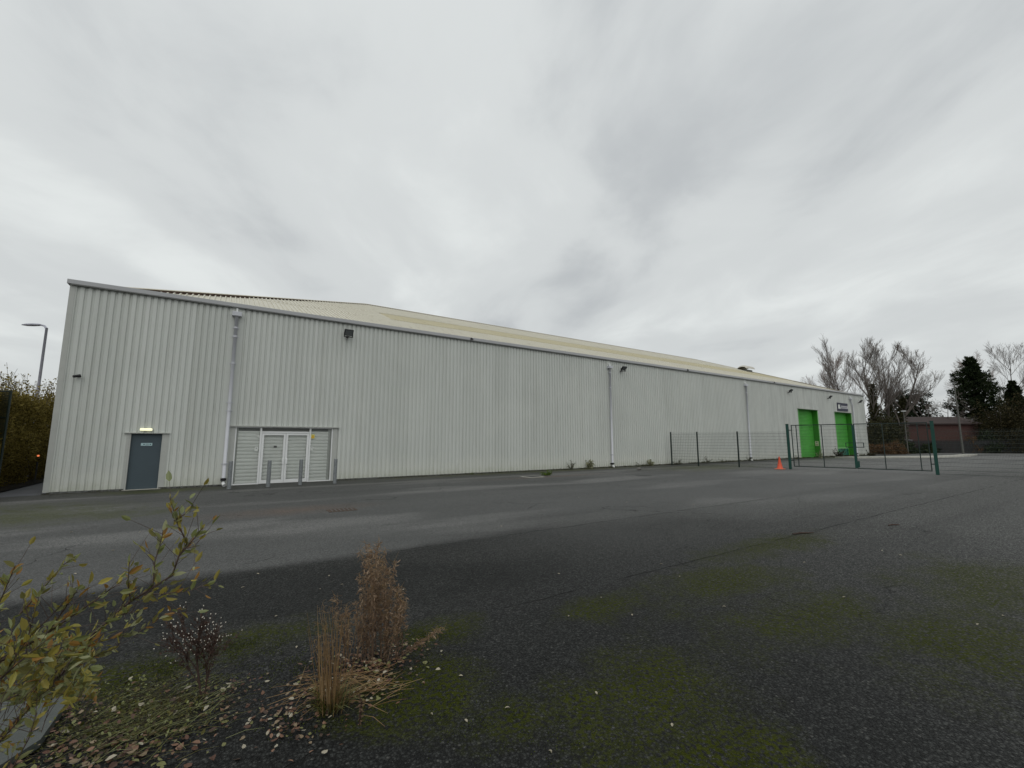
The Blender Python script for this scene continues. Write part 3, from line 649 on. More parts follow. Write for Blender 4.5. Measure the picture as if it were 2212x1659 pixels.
# ------------------------------------------------------------------ fittings on the wall
bl = empty('bulkhead_light', (2.515, -.05, 2.2), 'lit cream bulkhead light above the slate blue door', 'light')
b = MB(); b.box(2.34, 2.70, -.03, -.002, 2.15, 2.245); b.build('light_base', MT['flash'], bl)
b = MB(); b.box(2.335, 2.695, -.11, -.031, 2.155, 2.25); b.build('diffuser', MT['lit'], bl, bevel=.025)
cc = empty('security_camera', (.5, -.1, 4.04), 'small black security camera on the wall near its left corner', 'camera')
b = MB(); b.tube([(.49, 0, 4.06), (.49, -.08, 4.06)], .035, 8); b.build('camera_mount', MT['black'], cc)
b = MB(); b.tube([(.56, -.10, 4.07), (.40, -.20, 4.02)], [.06, .045], 10); b.build('camera_body', MT['black'], cc)
def flood(x, z, rz, tilt, label):
    f = empty('floodlight', (x, -.06, z), label, 'floodlight', 'black floodlights along the wall top')
    m = MB(); m.box(x - .05, x + .05, -.22, -.01, z - .20, z - .14); m.box(x + .19, x + .22, -.28, -.2, z - .2, z + .02); m.box(x - .19, x - .16, -.28, -.2, z - .2, z + .02); m.box(x - .189, x + .189, -.25, -.21, z - .2, z - .16); m.build('bracket', MT['black'], f)
    T = Matrix.Translation((x, -.34, z + .0)) @ Matrix.Rotation(rz, 4, 'Z') @ Matrix.Rotation(tilt, 4, 'X')
    m = MB(); m.box(-.20, .20, -.04, .06, -.15, .15, m=T); m.build('lamp_housing', MT['black'], f, bevel=.012)
    m = MB(); m.box(-.165, .165, -.052, -.041, -.12, .12, m=T); m.build('lamp_glass', MT['lens'], f)
flood(9.52, 6.82, 0, R(35), 'black floodlight on the wall above the glazed entrance')
flood(28.15, 6.83, R(0), R(50), 'black floodlight just right of the second downpipe')
flood(52.41, 6.79, 0, R(50), 'black floodlight left of the nearer green door')
flood(61.53, 6.66, 0, R(50), 'black floodlight between the two green doors')
flood(70.1, 6.59, 0, R(50), 'last black floodlight right of the farthest downpipe')

# ------------------------------------------------------------------ bollards
bp = None
for i, (x, y, l) in enumerate(((5.24, -1.60, 'galvanised bollard beside the first downpipe'), (6.52, -1.58, 'galvanised bollard before the left glazed door'),
                               (7.68, -1.36, 'galvanised bollard before the right glazed door'), (8.97, -1.58, 'galvanised bollard at the right end of the entrance'))):
    if bp is None:
        bp = empty('bollard', (x, y, 0)); m = MB(); m.tube([(x, y, 0), (x, y, 1.0), (x, y, 1.03)], [.072, .072, .066], 16); m.build('post', MT['galv'], bp, smooth=False)
        m = MB(); m.tube([(x, y, .0), (x, y, .012)], [.12, .10], 14); m.build('footing', MT['iron'], bp); o = bp
    else: o = copy_tree(bp); o.location = (x, y, 0)
    tag(o, l, 'bollard', 'bollards before the glazed entrance')

# ------------------------------------------------------------------ fence and gates
def mesh_panel(p, q, z0, z1, parent, name='mesh_panel', rw=.0046):
    m = MB(); p = Vector(p); q = Vector(q); d = q - p; L = d.length; d.normalize(); n = Vector((-d.y, d.x, 0))
    z = z0
    while z <= z1 + .01:
        for s_ in (-.006, .006): m.tube([p + n * s_ + Vector((0, 0, z)), q + n * s_ + Vector((0, 0, z))], rw * 1.15, 4, False)
        z += .2
    k = .025
    while k < L:
        a = p + d * k; m.tube([a + Vector((0, 0, z0 - .02)), a + Vector((0, 0, z1 + .03))], rw * .8, 3, False); k += .05
    return m.build(name, MT['wire'], parent)
f1 = empty('mesh_fence', (33.5, -3, 0), 'green wire mesh fence with three posts running from the wall to the gate', 'fence')
FP = [(32.68, -.55), (33.30, -2.30), (34.46, -4.60), (35.1, -7.54)]
for x, y in FP[:3]:
    m = MB(); m.box(x - .035, x + .035, y - .035, y + .035, 0, 2.42); m.build('post', MT['gatedark'], f1)
for a, c in zip(FP, FP[1:]): mesh_panel((*a, 0), (*c, 0), .05, 2.36, f1)
GA, GB = Vector((35.1, -7.54, 0)), Vector((36.6, -14.08, 0)); gd = (GB - GA).normalized(); gL = (GB - GA).length
gang = math.atan2(gd.y, gd.x)
for p, l in ((GA, 'thick green gate post beside the orange cone'), (GB, 'thick green gate post nearest the right edge')):
    g = empty('gate_post', p, l, 'gate post', 'steel posts carrying the yard gates')
    T = Matrix.Translation(p) @ Matrix.Rotation(gang, 4, 'Z')
    m = MB(); m.box(-.075, .075, -.075, .075, 0, 2.83, m=T); m.build('post', MT['gatepost'], g, bevel=.006)
    m = MB(); m.box(-.082, .082, -.082, .082, 2.831, 2.85, m=T); m.build('cap', MT['gatedark'], g)
def gate_leaf(s0, s1, bars, hinge, label):
    P = lambda s_, z: GA + gd * s_ + Vector((0, 0, z))
    g = empty('gate_leaf', P((s0 + s1) / 2, 0), label, 'gate', 'pair of green steel yard gates')
    m = MB(); r = .026
    T = Matrix.Rotation(gang, 4, 'Z')
    def bar(sa, za, sb, zb, w=.05):
        a, c = P(sa, za), P(sb, zb); L = (c - a).length
        if abs(za - zb) < .01: m.cbox((a + c) / 2, L, w * .9, w, T)
        else: m.cbox((a + c) / 2, w, w, L, T)
    bar(s0, 2.755, s1, 2.755); bar(s0, .19, s1, .19); bar(s0 + .025, .216, s0 + .025, 2.729); bar(s1 - .025, .216, s1 - .025, 2.729)
    fr = m.build('gate_frame', MT['gatedark'], g)
    for s_ in bars:
        m = MB(); bar(s_, .217, s_, 2.728, .045); m.build('upright', MT['gatedark'], g)
    mesh_panel(P(s0 + .05, 0), P(s1 - .05, 0), .25, 2.68, g, 'mesh_infill', .0034)
    for z in (2.45, .55):
        m = MB(); hp = s0 - .05 if hinge == 'a' else s1 + .05; m.cbox(P(hp, z), .16, .03, .05, T); m.build('hinge', MT['gatedark'], g)
    return g, P, T
g1, P, T = gate_leaf(.20, 3.33, (.48, 1.80), 'a', 'left leaf of the green mesh gate, hung beside the cone')
g2, P, T = gate_leaf(3.36, 6.53, (4.65, 6.12), 'b', 'right leaf of the green mesh gate, with the dark lock box')
def ring(parent, s0, s1):
    m = MB()
    for z in (1.40, 1.66): m.cbox(P((s0 + s1) / 2, z), s1 - s0, .03, .035, T)
    for s_ in (s0, s1): m.cbox(P(s_, 1.53), .035, .031, .30, T)
    m.build('lock_guard', MT['gatedark'], parent)
ring(g1, 2.93, 3.30); ring(g2, 3.40, 3.76)
m = MB(); m.cbox(P(3.42, .43), .16, .07, .36, T); m.build('lock_box', MT['gatepost'], g2)
m = MB(); m.tube([P(3.42, .25), P(3.42, .02)], .011, 6); m.build('drop_bolt', MT['galv'], g2)
m = MB(); m.cbox(P(3.335, 1.45), .12, .09, 2.5, T); m.build('meeting_stile', MT['gatepost'], g2)
f2 = empty('mesh_fence', GB, 'green wire mesh fence running on from the gate past the right edge', 'fence')
FQ = [(36.6, -14.08), (37.36, -17.40), (38.0, -20.2)]
for x, y in FQ[1:]: m = MB(); m.box(x - .035, x + .035, y - .035, y + .035, 0, 2.42); m.build('post', MT['gatedark'], f2)
for a, c in zip(FQ, FQ[1:]): mesh_panel((*a, 0), (*c, 0), .05, 2.36, f2)

# traffic cone
c0 = Vector((34.45, -7.22, 0))
cn = empty('traffic_cone', c0, 'faded orange traffic cone standing beside the gate post', 'traffic cone')
m = MB(); m.cbox(c0 + Vector((0, 0, .022)), .46, .46, .044); m.build('cone_foot', MT['cone_base'], cn, bevel=.015)
m = MB(); m.tube([c0 + Vector((0, 0, z)) for z in (.044, .09, .10, .40, .77, .79)], [.19, .17, .155, .095, .035, .03], 20); m.build('cone_body', MT['orange'], cn, smooth=True)

# gully and covers
dg = empty('drain_gully', (7.6, -9.0, 0), 'rusty slotted drain grating set in the tarmac', 'drain')
m = MB(); m.box(7.27, 7.97, -9.28, -8.80, .001, .007); m.build('gully_frame', MT['rust'], dg)
m = MB()
for k in range(6):
    x = 7.36 + k * .1; m.box(x, x + .035, -9.20, -8.88, .0075, .010, m=None)
m.build('grating_slot', MT['black'], dg)
mc = empty('manhole_cover', (18.0, -3.2, 0), 'dark square manhole cover in a pale patch by the green weed', 'manhole cover')
m = MB(); m.box(17.55, 18.45, -3.7, -2.8, .001, .006); m.build('cover_surround', MT['concrete'], mc)
m = MB(); m.box(17.68, 18.34, -3.58, -2.92, .0065, .012); m.build('cover_plate', MT['iron'], mc)
m = MB(); m.tube([(23.3, -5.75, .001), (23.3, -5.75, .008)], .42, 24); m.build('round_cover', MT['iron'], loc=(23.3, -5.75, 0), label='dark round utility cover out on the tarmac', cat='manhole cover')

# ------------------------------------------------------------------ street lamps, poles, far fence, brick building
def street_lamp(px_, depth, h, label, headlen, toward=-1):
    p = base(px_, depth); o = empty('street_lamp', p, label, 'street lamp')
    m = MB(); m.tube([p, p + Vector((0, 0, 1.2)), p + Vector((0, 0, 1.25)), p + Vector((0, 0, h))], [.10, .10, .065, .05], 10); m.build('column', MT['lamp'], o, smooth=True)
    d = (_r * toward).normalized()
    a = p + Vector((0, 0, h))
    m = MB(); m.tube([a - Vector((0, 0, .05)), a + Vector((0, 0, .10)) + d * .12, a + Vector((0, 0, .16)) + d * .35], [.05, .045, .04], 8)
    m.build('arm', MT['lamp'], o, smooth=True)
    m = MB(); hp = [a + Vector((0, 0, .16)) + d * t for t in (.3, .42, .7, 1.0, .3 + headlen)]
    m.tube(hp, [.06, .11, .13, .11, .05], 10)
    m.v = [(x_, y_, a.z + .16 + (z_ - a.z - .16) * .55) for x_, y_, z_ in m.v]
    m.build('lamp_head', MT['lamp'], o, smooth=True)
street_lamp(67, 21.0, 7.3, 'grey street lamp rising behind the hedge at the left edge', .92)
p = base(1959, 58); o = empty('street_lamp', p, 'pale lamp column with a small head before the brick building', 'street lamp')
m = MB(); m.tube([p, p + Vector((0, 0, 5.62))], [.06, .045], 8); m.build('column', MT['polepale'], o)
m = MB(); m.cbox(p + Vector((0, 0, 5.66)) , .55, .25, .09, Matrix.Rotation(TH - PI / 2, 4, 'Z')); m.build('lamp_head', MT['white'], o, bevel=.04)
p = base(2077, 60.5); o = empty('tall_pole', p, 'tall bare grey pole in front of the dark conifer', 'pole')
m = MB(); m.tube([p, p + Vector((0, 0, 2.2)), p + Vector((0, 0, 10.0))], [.14, .12, .07], 10); m.build('pole_shaft', MT['polepale'], o)

ff = empty('palisade_fence', base(2100, 63), 'dark railing fence across the far side of the yard', 'fence')
fa, fb = base(1890, 66), base(2420, 60)
D = fb - fa; Lf = D.length; D.normalize(); Tf = math.atan2(D.y, D.x)
m = MB(); k = 0
while k < Lf:
    a = fa + D * k; m.cbox(a + Vector((0, 0, .9)), .085, .02, 1.8, Matrix.Rotation(Tf, 4, 'Z')); k += .115
m.build('pales', MT['black'], ff)
m = MB()
for z in (.35, 1.5): m.cbox((fa + fb) / 2 + Vector((0, 0, z)), Lf, .05, .05, Matrix.Rotation(Tf, 4, 'Z'))
m.build('rail', MT['black'], ff)

bb = empty('brick_building', base(2020, 66.5), 'low red brick building with a brown roof behind the far fence', 'building')
a, c = base(1958, 66.5), base(2117, 66.0); D = (c - a).normalized(); n = Vector((-D.y, D.x, 0))
Lb = (c - a).length; Tb = Matrix.Translation(a) @ Matrix.Rotation(math.atan2(D.y, D.x), 4, 'Z')
def inT(m_, T_): m_.v = [tuple(T_ @ Vector(v)) for v in m_.v]; return m_
m = inT(MB().box(0, Lb, 0, 6, 0, 4.35), Tb); m.build('wall', MT['brick'], bb)
m = MB()
for q in ([(-.4, -.4, 4.35), (Lb + .4, -.4, 4.35), (Lb + .4, 3.0, 5.5), (-.4, 3.0, 5.5)], [(-.4, 3.0, 5.5), (Lb + .4, 3.0, 5.5), (Lb + .4, 6.4, 4.35), (-.4, 6.4, 4.35)], [(-.4, -.4, 4.18), (Lb + .4, -.4, 4.18), (Lb + .4, -.4, 4.35), (-.4, -.4, 4.35)], [(-.4, -.4, 4.35), (-.4, 3.0, 5.5), (-.4, 6.4, 4.35)]): m.face(q)
inT(m, Tb).build('roof', MT['brickroof'], bb)
m = inT(MB().box(-2.6, -.45, -1.2, 5, 0, 4.1), Tb); m.build('porch_wall', plain('dull_render', (0.06, 0.042, 0.038), 0.8), bb)
m = MB(); m.face([(-2.9, -1.5, 4.1), (-.41, -1.5, 4.1), (-.41, 2.6, 5.45), (-2.9, 2.6, 5.45)]); inT(m, Tb).build('porch_roof', MT['brickroof'], bb)
m = MB(); m.tube([(-2.6, -1.3, 3.4), (-1.2, -1.3, 1.9), (-.2, -1.3, 1.85)], .05, 6); inT(m, Tb).build('stair_rail', MT['galv'], bb)

# ------------------------------------------------------------------ trees
def grow(m, rg, p, d, L, r, lvl, maxl, up, spread, rmin, kids, seg=4, nside=4):
    pts = [p]; rad = [r]; q = p.copy(); dd = d.normalized()
    for k in range(seg):
        dd = (dd + rv(rg) * (.055 + .02 * lvl) + Vector((0, 0, up * .12))).normalized(); q = q + dd * (L / seg)
        pts.append(q.copy()); rad.append(max(rmin, r * (1 - .62 * (k + 1) / seg)))
    m.tube(pts, rad, nside if lvl < 2 else 3, False, rnd=rg.random())
    if lvl >= maxl: return
    n = kids[lvl]
    for k in range(n):
        t = .22 + .78 * (k + rg.random()) / n if lvl else .28 + .70 * (k + rg.random()) / n
        i = min(seg - 1, int(t * seg)); f = t * seg - i
        b0 = pts[i].lerp(pts[i + 1], min(1, f)); dr = (pts[i + 1] - pts[i]).normalized()
        side = dr.cross(rv(rg)).normalized()
        nd = (dr * math.cos(spread) + side * math.sin(spread) * rg.uniform(.6, 1.25) + Vector((0, 0, up * .35))).normalized()
        grow(m, rg, b0, nd, L * rg.uniform(.42, .68) * (1.15 - .35 * t), max(rmin, rad[i] * rg.uniform(.45, .62)), lvl + 1, maxl, up, spread, rmin, kids, max(2, seg - 1), nside)
def bare_tree(x, depth, h, seed, label, lean=(0, 0), kids=(9, 7, 6, 4), spread=.62, up=.5, trunk=.26, red=False, ivy=0, split=1, rmin=.0085):
    rg = random.Random(seed); p = base(x, depth); o = empty('bare_tree', p, label, 'tree', 'bare winter trees beyond the warehouse')
    t = MB(); c = MB(); ln_ = _r * lean[0] + _v * lean[1]
    for s_ in range(split):
        off = _r * (s_ - (split - 1) / 2) * .5
        dd = (Vector((0, 0, 1)) + ln_ + _r * (s_ - (split - 1) / 2) * .22).normalized()
        pts = [p + off]; rad = [trunk]; q = p + off
        for k in range(8):
            dd = (dd + rv(rg) * .07 + Vector((0, 0, .05))).normalized(); q = q + dd * (h * .98 / 8); pts.append(q.copy()); rad.append(max(.03, trunk * (1 - .95 * (k + 1) / 8)))
        t.tube(pts, rad, 7, False)
        for k in range(kids[0]):
            f = (.24 + .72 * (k + rg.random()) / kids[0]) * 8; i = min(7, int(f)); b0 = pts[i].lerp(pts[i + 1], f - i)
            az = rg.uniform(0, 2 * PI); sd_ = Vector((math.cos(az), math.sin(az), 0))
            nd = (sd_ * math.sin(spread * 1.15) + Vector((0, 0, math.cos(spread * 1.15))) + ln_ * .6).normalized()
            grow(c, rg, b0, nd, h * rg.uniform(.30, .44) * (1.15 - .6 * f / 8), max(.03, rad[i] * .55), 1, 4, up, spread * .85, rmin, kids, 4, 4)
    t.build('trunk', MT['bark'], o); c.build('crown', MT['twig_red'] if red else MT['twig'], o)
    if ivy:
        v = MB()
        for k in range(5200):
            z = ivy * rg.random() ** 1.25; a_ = rg.uniform(0, 2 * PI); rr = (1.0 - .8 * z / ivy) * rg.uniform(.2, 1.0) * 1.5 * (1 + .7 * mnoise.noise(Vector((a_, z * .6, seed))))
            s_ = rg.randrange(split); f = min(7.9, z / h * 8.2); 
            cpt = p + _r * (s_ - (split - 1) / 2) * (.5 + .22 * z) + ln_ * z
            q = cpt + Vector((math.cos(a_) * rr, math.sin(a_) * rr, z)); v.chip(q, rv(rg), rv(rg), rg.uniform(.16, .34), rg.uniform(.12, .22), rg.random())
        v.build('ivy', MT['ivy'], o)
    return o
bare_tree(1893, 64, 14.4, 3, 'tall bare tree with an ivy clad trunk just right of the warehouse', lean=(.02, 0), kids=(14, 6, 6, 5), trunk=.28, spread=.50, ivy=10)
bare_tree(1928, 65, 14.3, 8, 'broad bare tree leaning right with a thick ivy base', lean=(.14, 0), kids=(11, 6, 6, 5), trunk=.26, spread=.58, ivy=8, split=2)
bare_tree(1842, 70, 14.6, 12, 'bare tree rising from behind the warehouse roof corner', lean=(-.02, 0), kids=(11, 6, 6, 5), trunk=.20, spread=.48)
bare_tree(1800, 74, 13.6, 21, 'reddish twiggy bare tree at the left of the tree group', lean=(-.04, 0), kids=(13, 6, 6, 5), trunk=.20, red=True, spread=.48)
bare_tree(1800, 69, 9.8, 24, 'low bare tree reaching left over the roof edge', lean=(-.42, 0), kids=(7, 6, 4, 3), trunk=.14, spread=.6)
bare_tree(1985, 84, 13.2, 31, 'slender bare tree leaning right above the round evergreen', lean=(.22, 0), kids=(8, 6, 5, 3), trunk=.17, spread=.5)
bare_tree(2046, 68, 8.6, 37, 'low spreading bare tree before the brick building roof', lean=(.05, 0), kids=(9, 6, 4, 3), trunk=.12, spread=1.0, up=.1)
bare_tree(2199, 80, 17.6, 41, 'tall bare tree at the right edge behind the dark trees', lean=(-.01, 0), kids=(12, 7, 6, 5), trunk=.24)
bare_tree(2140, 84, 15.8, 47, 'fainter bare tree showing above the conifer shoulder', lean=(-.03, 0), kids=(11, 7, 6, 5), trunk=.16, red=True)

def conifer(x, depth, h, w, seed, label, n=420, shape=None, name='conifer', mat='conifer', cat='tree', low=0.0):
    rg = random.Random(seed); p = base(x, depth); o = empty(name, p, label, cat)
    m = MB(); m.tube([p, p + Vector((0, 0, h * .5)), p + Vector((0, 0, h * .95))], [.3, .2, .04], 7, False); m.build('trunk', MT['bark'], o)
    v = MB()
    for k in range(n):
        z = low + (h - low) * (rg.random() ** 1.15); f = z / h
        R_ = w * (shape(f) if shape else (1 - f) ** .75) * (0.78 + .45 * mnoise.noise(Vector((seed + math.cos(k) * .1, z * .55, seed * 1.7))) + .12)
        az = rg.uniform(0, 2 * PI); lump = .8 + .35 * mnoise.noise(Vector((math.cos(az) * 1.3, math.sin(az) * 1.3, z * .5 + seed)))
        R_ = R_ * lump
        dirv = Vector((math.cos(az), math.sin(az), rg.uniform(-.1, .55))).normalized()
        L = rg.uniform(.5, 1.0) * min(w * .38, .45 + R_ * .5); st = max(0, R_ - L * .75)
        if R_ < 1: dirv = (dirv + Vector((0, 0, .8))).normalized()
        for j in range(34):
            t = rg.random(); q = p + Vector((math.cos(az) * st, math.sin(az) * st, z)) + dirv * L * t + rv(rg) * (.34 * (1.15 - t) * (L + .2) * .7)
            v.chip(q, (dirv + rv(rg) * .7), rv(rg), rg.uniform(.20, .42), rg.uniform(.08, .16), rg.random())
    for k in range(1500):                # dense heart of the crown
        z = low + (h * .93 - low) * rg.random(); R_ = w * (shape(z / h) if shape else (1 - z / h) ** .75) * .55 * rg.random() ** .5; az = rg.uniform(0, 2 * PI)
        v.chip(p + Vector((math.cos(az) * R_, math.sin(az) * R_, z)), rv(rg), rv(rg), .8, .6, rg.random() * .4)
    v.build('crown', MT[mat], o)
    return o
conifer(2118, 75, 15.9, 7.2, 2, 'tall dark conifer with ragged top behind the grey pole', 760, lambda f: min(.60, max(.02, 1.0 - f) ** .72))
conifer(1972, 88, 11.6, 5.4, 9, 'round dark evergreen behind the brick building', 380, lambda f: math.sqrt(max(0, 1 - abs(f - .45) ** 2 / .33)), name='evergreen_tree')
conifer(2204, 66, 10.6, 3.2, 15, 'dark evergreen spire at the right edge of the yard', 260)
def bush(x, depth, h, w, seed, label, mat, n=5200, name='bush', s=(.16, .34), group=None, dep=None):
    rg = random.Random(seed); p = base(x, depth); o = empty(name, p, label, 'bush', group)
    m = MB()
    for k in range(7):
        a_ = rg.uniform(0, 2 * PI); q = p + Vector((math.cos(a_), math.sin(a_), 0)) * w * .35; m.tube([p, q * .5 + p * .5 + Vector((0, 0, h * .4)), q + Vector((0, 0, h * .8))], [.06, .04, .015], 4, False)
    m.build('stems', MT['bark'], o)
    v = MB()
    for k in range(n):
        u = rv(rg); u.z = abs(u.z); rr = (rg.random() ** .35) * (0.82 + .5 * mnoise.noise(u * 2.2 + Vector((seed, 0, 0))))
        q = p + Vector((u.x * w * rr, u.y * (dep or w) * rr, u.z * h * rr)) + rv(rg) * .08
        v.chip(q, rv(rg), rv(rg), rg.uniform(*s), rg.uniform(s[0] * .5, s[1] * .6), rg.random())
    v.build('foliage', MT[mat], o); return o
bush(2164, 64.5, 8.2, 3.9, 51, 'tall brown green thicket right of the dark conifer', 'brownbush', 11000, name='thicket')
bush(2204, 64, 8.6, 4.2, 52, 'dark thicket filling the right edge above the railings', 'brownbush', 11000, name='thicket')
bush(2130, 64, 3.6, 1.8, 53, 'low dark shrub at the foot of the conifer', 'conifer', 6000)
bush(2098, 64.2, 3.0, 1.2, 54, 'orange brown leafed bush before the red brick wall', 'bracken', 2200, s=(.12, .26))
bush(1905, 62, 5.4, 2.3, 55, 'dense olive bush round the ivy clad trunks', 'ivy', 9000)
bush(1928, 61.5, 4.6, 1.5, 56, 'olive bush at the gate side of the bare trees', 'ivy', 7000)
bush(1902, 58.5, 1.5, 1.7, 57, 'rust brown bracken heap beside the far warehouse corner', 'bracken', 3200, s=(.1, .24))
bush(1932, 58.5, 1.9, 1.5, 58, 'taller rust brown bracken seen through the gate', 'bracken', 3000, s=(.1, .24))
bush(1960, 62, 1.7, 3.0, 59, 'dark low shrubbery behind the far railings', 'conifer', 6000, dep=1.0)
bush(2010, 65, 1.5, 4.5, 60, 'dark shrub strip under the red brick wall', 'conifer', 8000, dep=1.0)

# hedge on the left
rg = random.Random(77)
hd = empty('hedge', (-2.6, 4, 0), 'tall olive brown hedge beside the path at the left edge', 'hedge')
v = MB(); st = MB()
for k in range(62000):
    y = rg.uniform(-2.5, 13); z = rg.random() ** .85 * 4.0
    face = -1.75 - .35 * mnoise.noise(Vector((y * .8, z * .9, 3))) - .12 * abs(z - 1.5) + (.25 if z > 1 else -.1)
    x = face - abs(rg.gauss(0, .22)) if rg.random() < .75 else face - rg.random() * 2.2
    top = 3.55 + .8 * mnoise.noise(Vector((x * 1.3, y * .9, 9)))
    if z > top: z = top - rg.random() * .5
    v.chip(Vector((x, y, z)), rv(rg), rv(rg), rg.uniform(.06, .13), rg.uniform(.03, .06), rg.random())
for k in range(260):
    y = rg.uniform(-2, 12); x = -1.8 - rg.random() * 1.8; z0 = 2.9; hh = rg.uniform(.5, 1.75); q = Vector((x, y, z0)); dd = (Vector((0, 0, 1)) + rv(rg) * .3).normalized()
    q2 = q + dd * hh * .6; q3 = q2 + (dd + rv(rg) * .2).normalized() * hh * .5; st.tube([q, q2, q3], [.012, .008, .005], 3, False)
    for j in range(34):
        t = rg.random(); c_ = (q.lerp(q2, t * 1.6) if t < .6 else q2.lerp(q3, (t - .6) / .4)) + rv(rg) * .09
        v.chip(c_, rv(rg), rv(rg), rg.uniform(.07, .14), rg.uniform(.035, .065), rg.random())
for k in range(60):
    y = rg.uniform(-2.4, 14.8); x = -2.2 - rg.random() * 1.6; st.tube([(x, y, 0), (x + rg.uniform(-.3, .3), y, 1.6), (x + rg.uniform(-.4, .4), y, 3.3)], [.035, .025, .01], 4, False)
for k in range(5200):
    v.chip(Vector((rg.uniform(-4.2, -2.6), rg.uniform(-3, 15), rg.uniform(0, 3.3))), rv(rg), rv(rg), .34, .22, rg.random() * .3)
st.build('stems', MT['bark'], hd); v.build('foliage', MT['hedge'], hd)
# dark green netted frame caught in the hedge, left edge
gp = at(16, 900, 15.2); gp2 = at(-140, 900, 15.6); top = at(8, 843, 15.2).z; lowz = at(8, 950, 15.2).z
gf = empty('green_mesh_panel', (gp.x, gp.y, 0), 'dark green mesh panel in front of the hedge at the left edge', 'fence panel')
m = MB(); m.tube([(gp.x, gp.y, 0), (gp.x, gp.y, top)], .035, 6); m.build('post', MT['gatedark'], gf)
m = MB()
for z in (lowz, top - .02, lowz + (top - lowz) * .45): m.tube([(gp.x, gp.y, z), (gp2.x, gp2.y, z)], .03, 6)
m.build('frame', MT['gatedark'], gf)
m = MB()
for k in range(46): z = lowz + k * (top - lowz) / 46; m.tube([(gp.x, gp.y, z), (gp2.x, gp2.y, z)], .013, 4)
m.build('mesh', MT['gatedark'], gf)
rl = base(87, 24); m = MB(); m.tube([rl + Vector((0, 0, 0)), rl + Vector((0, 0, .9))], .03, 6)
rm = empty('marker_light', rl, 'small glowing orange marker light low in the hedge', 'light'); m.build('post', MT['iron'], rm)
gl_ = at(82.6, 984.5, 18.6); rm.location = (gl_.x, gl_.y, 0)
m = MB(); m.cbox(gl_, .07, .07, .07); m.build('orange_lens', MT['signal'], rm, bevel=.02)

# ------------------------------------------------------------------ weeds at the foot of the wall
def weed(x, y, h, w, n, mat, label, seed, stemmat='bark', upr=.6, leaf=(.05, .12), stems=8, name='weed'):
    rg = random.Random(seed); p = Vector((x, y, 0)); o = empty(name, p, label, 'weed'); s_ = MB(); v = MB()
    for k in range(stems):
        d = (Vector((0, 0, upr)) + Vector((rg.uniform(-1, 1) * w / h, rg.uniform(-.4, .4), 0))).normalized(); L = h * rg.uniform(.55, 1.05); q0 = p + Vector((rg.uniform(-.3, .3) * w, 0, 0)) 
        q1 = q0 + d * L * .5; q2 = q1 + (d + rv(rg) * .3).normalized() * L * .5; s_.tube([q0, q1, q2], [.009, .007, .003], 4, False)
        for j in range(max(1, n // stems)):
            t = rg.random(); c_ = q0.lerp(q1, t * 2) if t < .5 else q1.lerp(q2, t * 2 - 1)
            v.leaf(c_, (rv(rg) + Vector((0, 0, .3))), rv(rg), rg.uniform(*leaf), rg.uniform(leaf[0] * .3, leaf[1] * .35), rg.random())
    s_.build('stems', MT[stemmat], o); v.build('leaves', MT[mat], o)
weed(23.2, -.30, .58, .30, 200, 'weedgrey', 'upright grey green thistle against the wall foot', 1)
weed(24.8, -.20, .62, .14, 130, 'palegrass', 'thin pale grass tuft against the wall left of the second downpipe', 2, stems=16, leaf=(.1, .3))
weed(29.6, -.35, .42, 1.1, 420, 'weedgrey', 'sprawling grey weed just right of the second downpipe', 3, upr=.35, stems=16)
weed(30.7, -.25, .5, .35, 160, 'palegrass', 'pale seedy grass clump by the sprawling weed', 4, stems=14, leaf=(.08, .22))
weed(33.6, -.4, .55, .8, 260, 'weedgrey', 'low weed at the wall end of the mesh fence', 5, upr=.35, stems=12)
weed(37.2, -.4, .75, 1.2, 300, 'weedgrey', 'bent dry weed lying along the wall behind the fence', 6, upr=.25, stems=12)
weed(39.6, -.4, .5, 1.0, 260, 'weedgrey', 'dark low weed behind the middle fence panel', 7, upr=.25, stems=12)
weed(43.6, -.4, .6, .35, 140, 'weedgrey', 'small weed at the foot of the third downpipe', 8)
weed(52.0, -.6, .45, 1.3, 320, 'weedgrey', 'low weed strip left of the nearer green door', 9, upr=.3, stems=14)
weed(57.0, -.6, .9, .5, 200, 'palegrass', 'straggly pale weed before the nearer green door', 10, stems=12, leaf=(.08, .2))
weed(60.8, -.9, 1.15, 1.5, 650, 'brownbush', 'dark sprawling shrub between the two green doors', 11, upr=.45, stems=22, leaf=(.08, .2), name='shrub')
weed(69.8, -.9, .8, 1.5, 700, 'brownbush', 'dark heap of brush at the far warehouse corner', 12, upr=.25, stems=22, leaf=(.08, .2), name='brush_heap')
weed(19.1, -3.0, .30, .55, 420, 'brightweed', 'bright green weed clump beside the square manhole cover', 13, upr=.4, stems=18, leaf=(.05, .11))
weed(16.2, -.25, .18, .25, 60, 'brightweed', 'tiny green weed at the wall foot left of the manhole', 14, upr=.4, leaf=(.03, .07))
rgs = random.Random(4); m = MB(); q = Vector((26.4, -2.85, .0)); m.tube([q + Vector((-.16, 0, .03)), q + Vector((-.08, 0, .07)), q + Vector((.06, .01, .09)), q + Vector((.17, 0, .03))], [.03, .1, .09, .03], 7); m.v = [(a, b_, max(0, c_)) for a, b_, c_ in m.v]
m.build('stone', MT['stone'], loc=q, label='lone grey stone lying near the second downpipe', cat='stone')

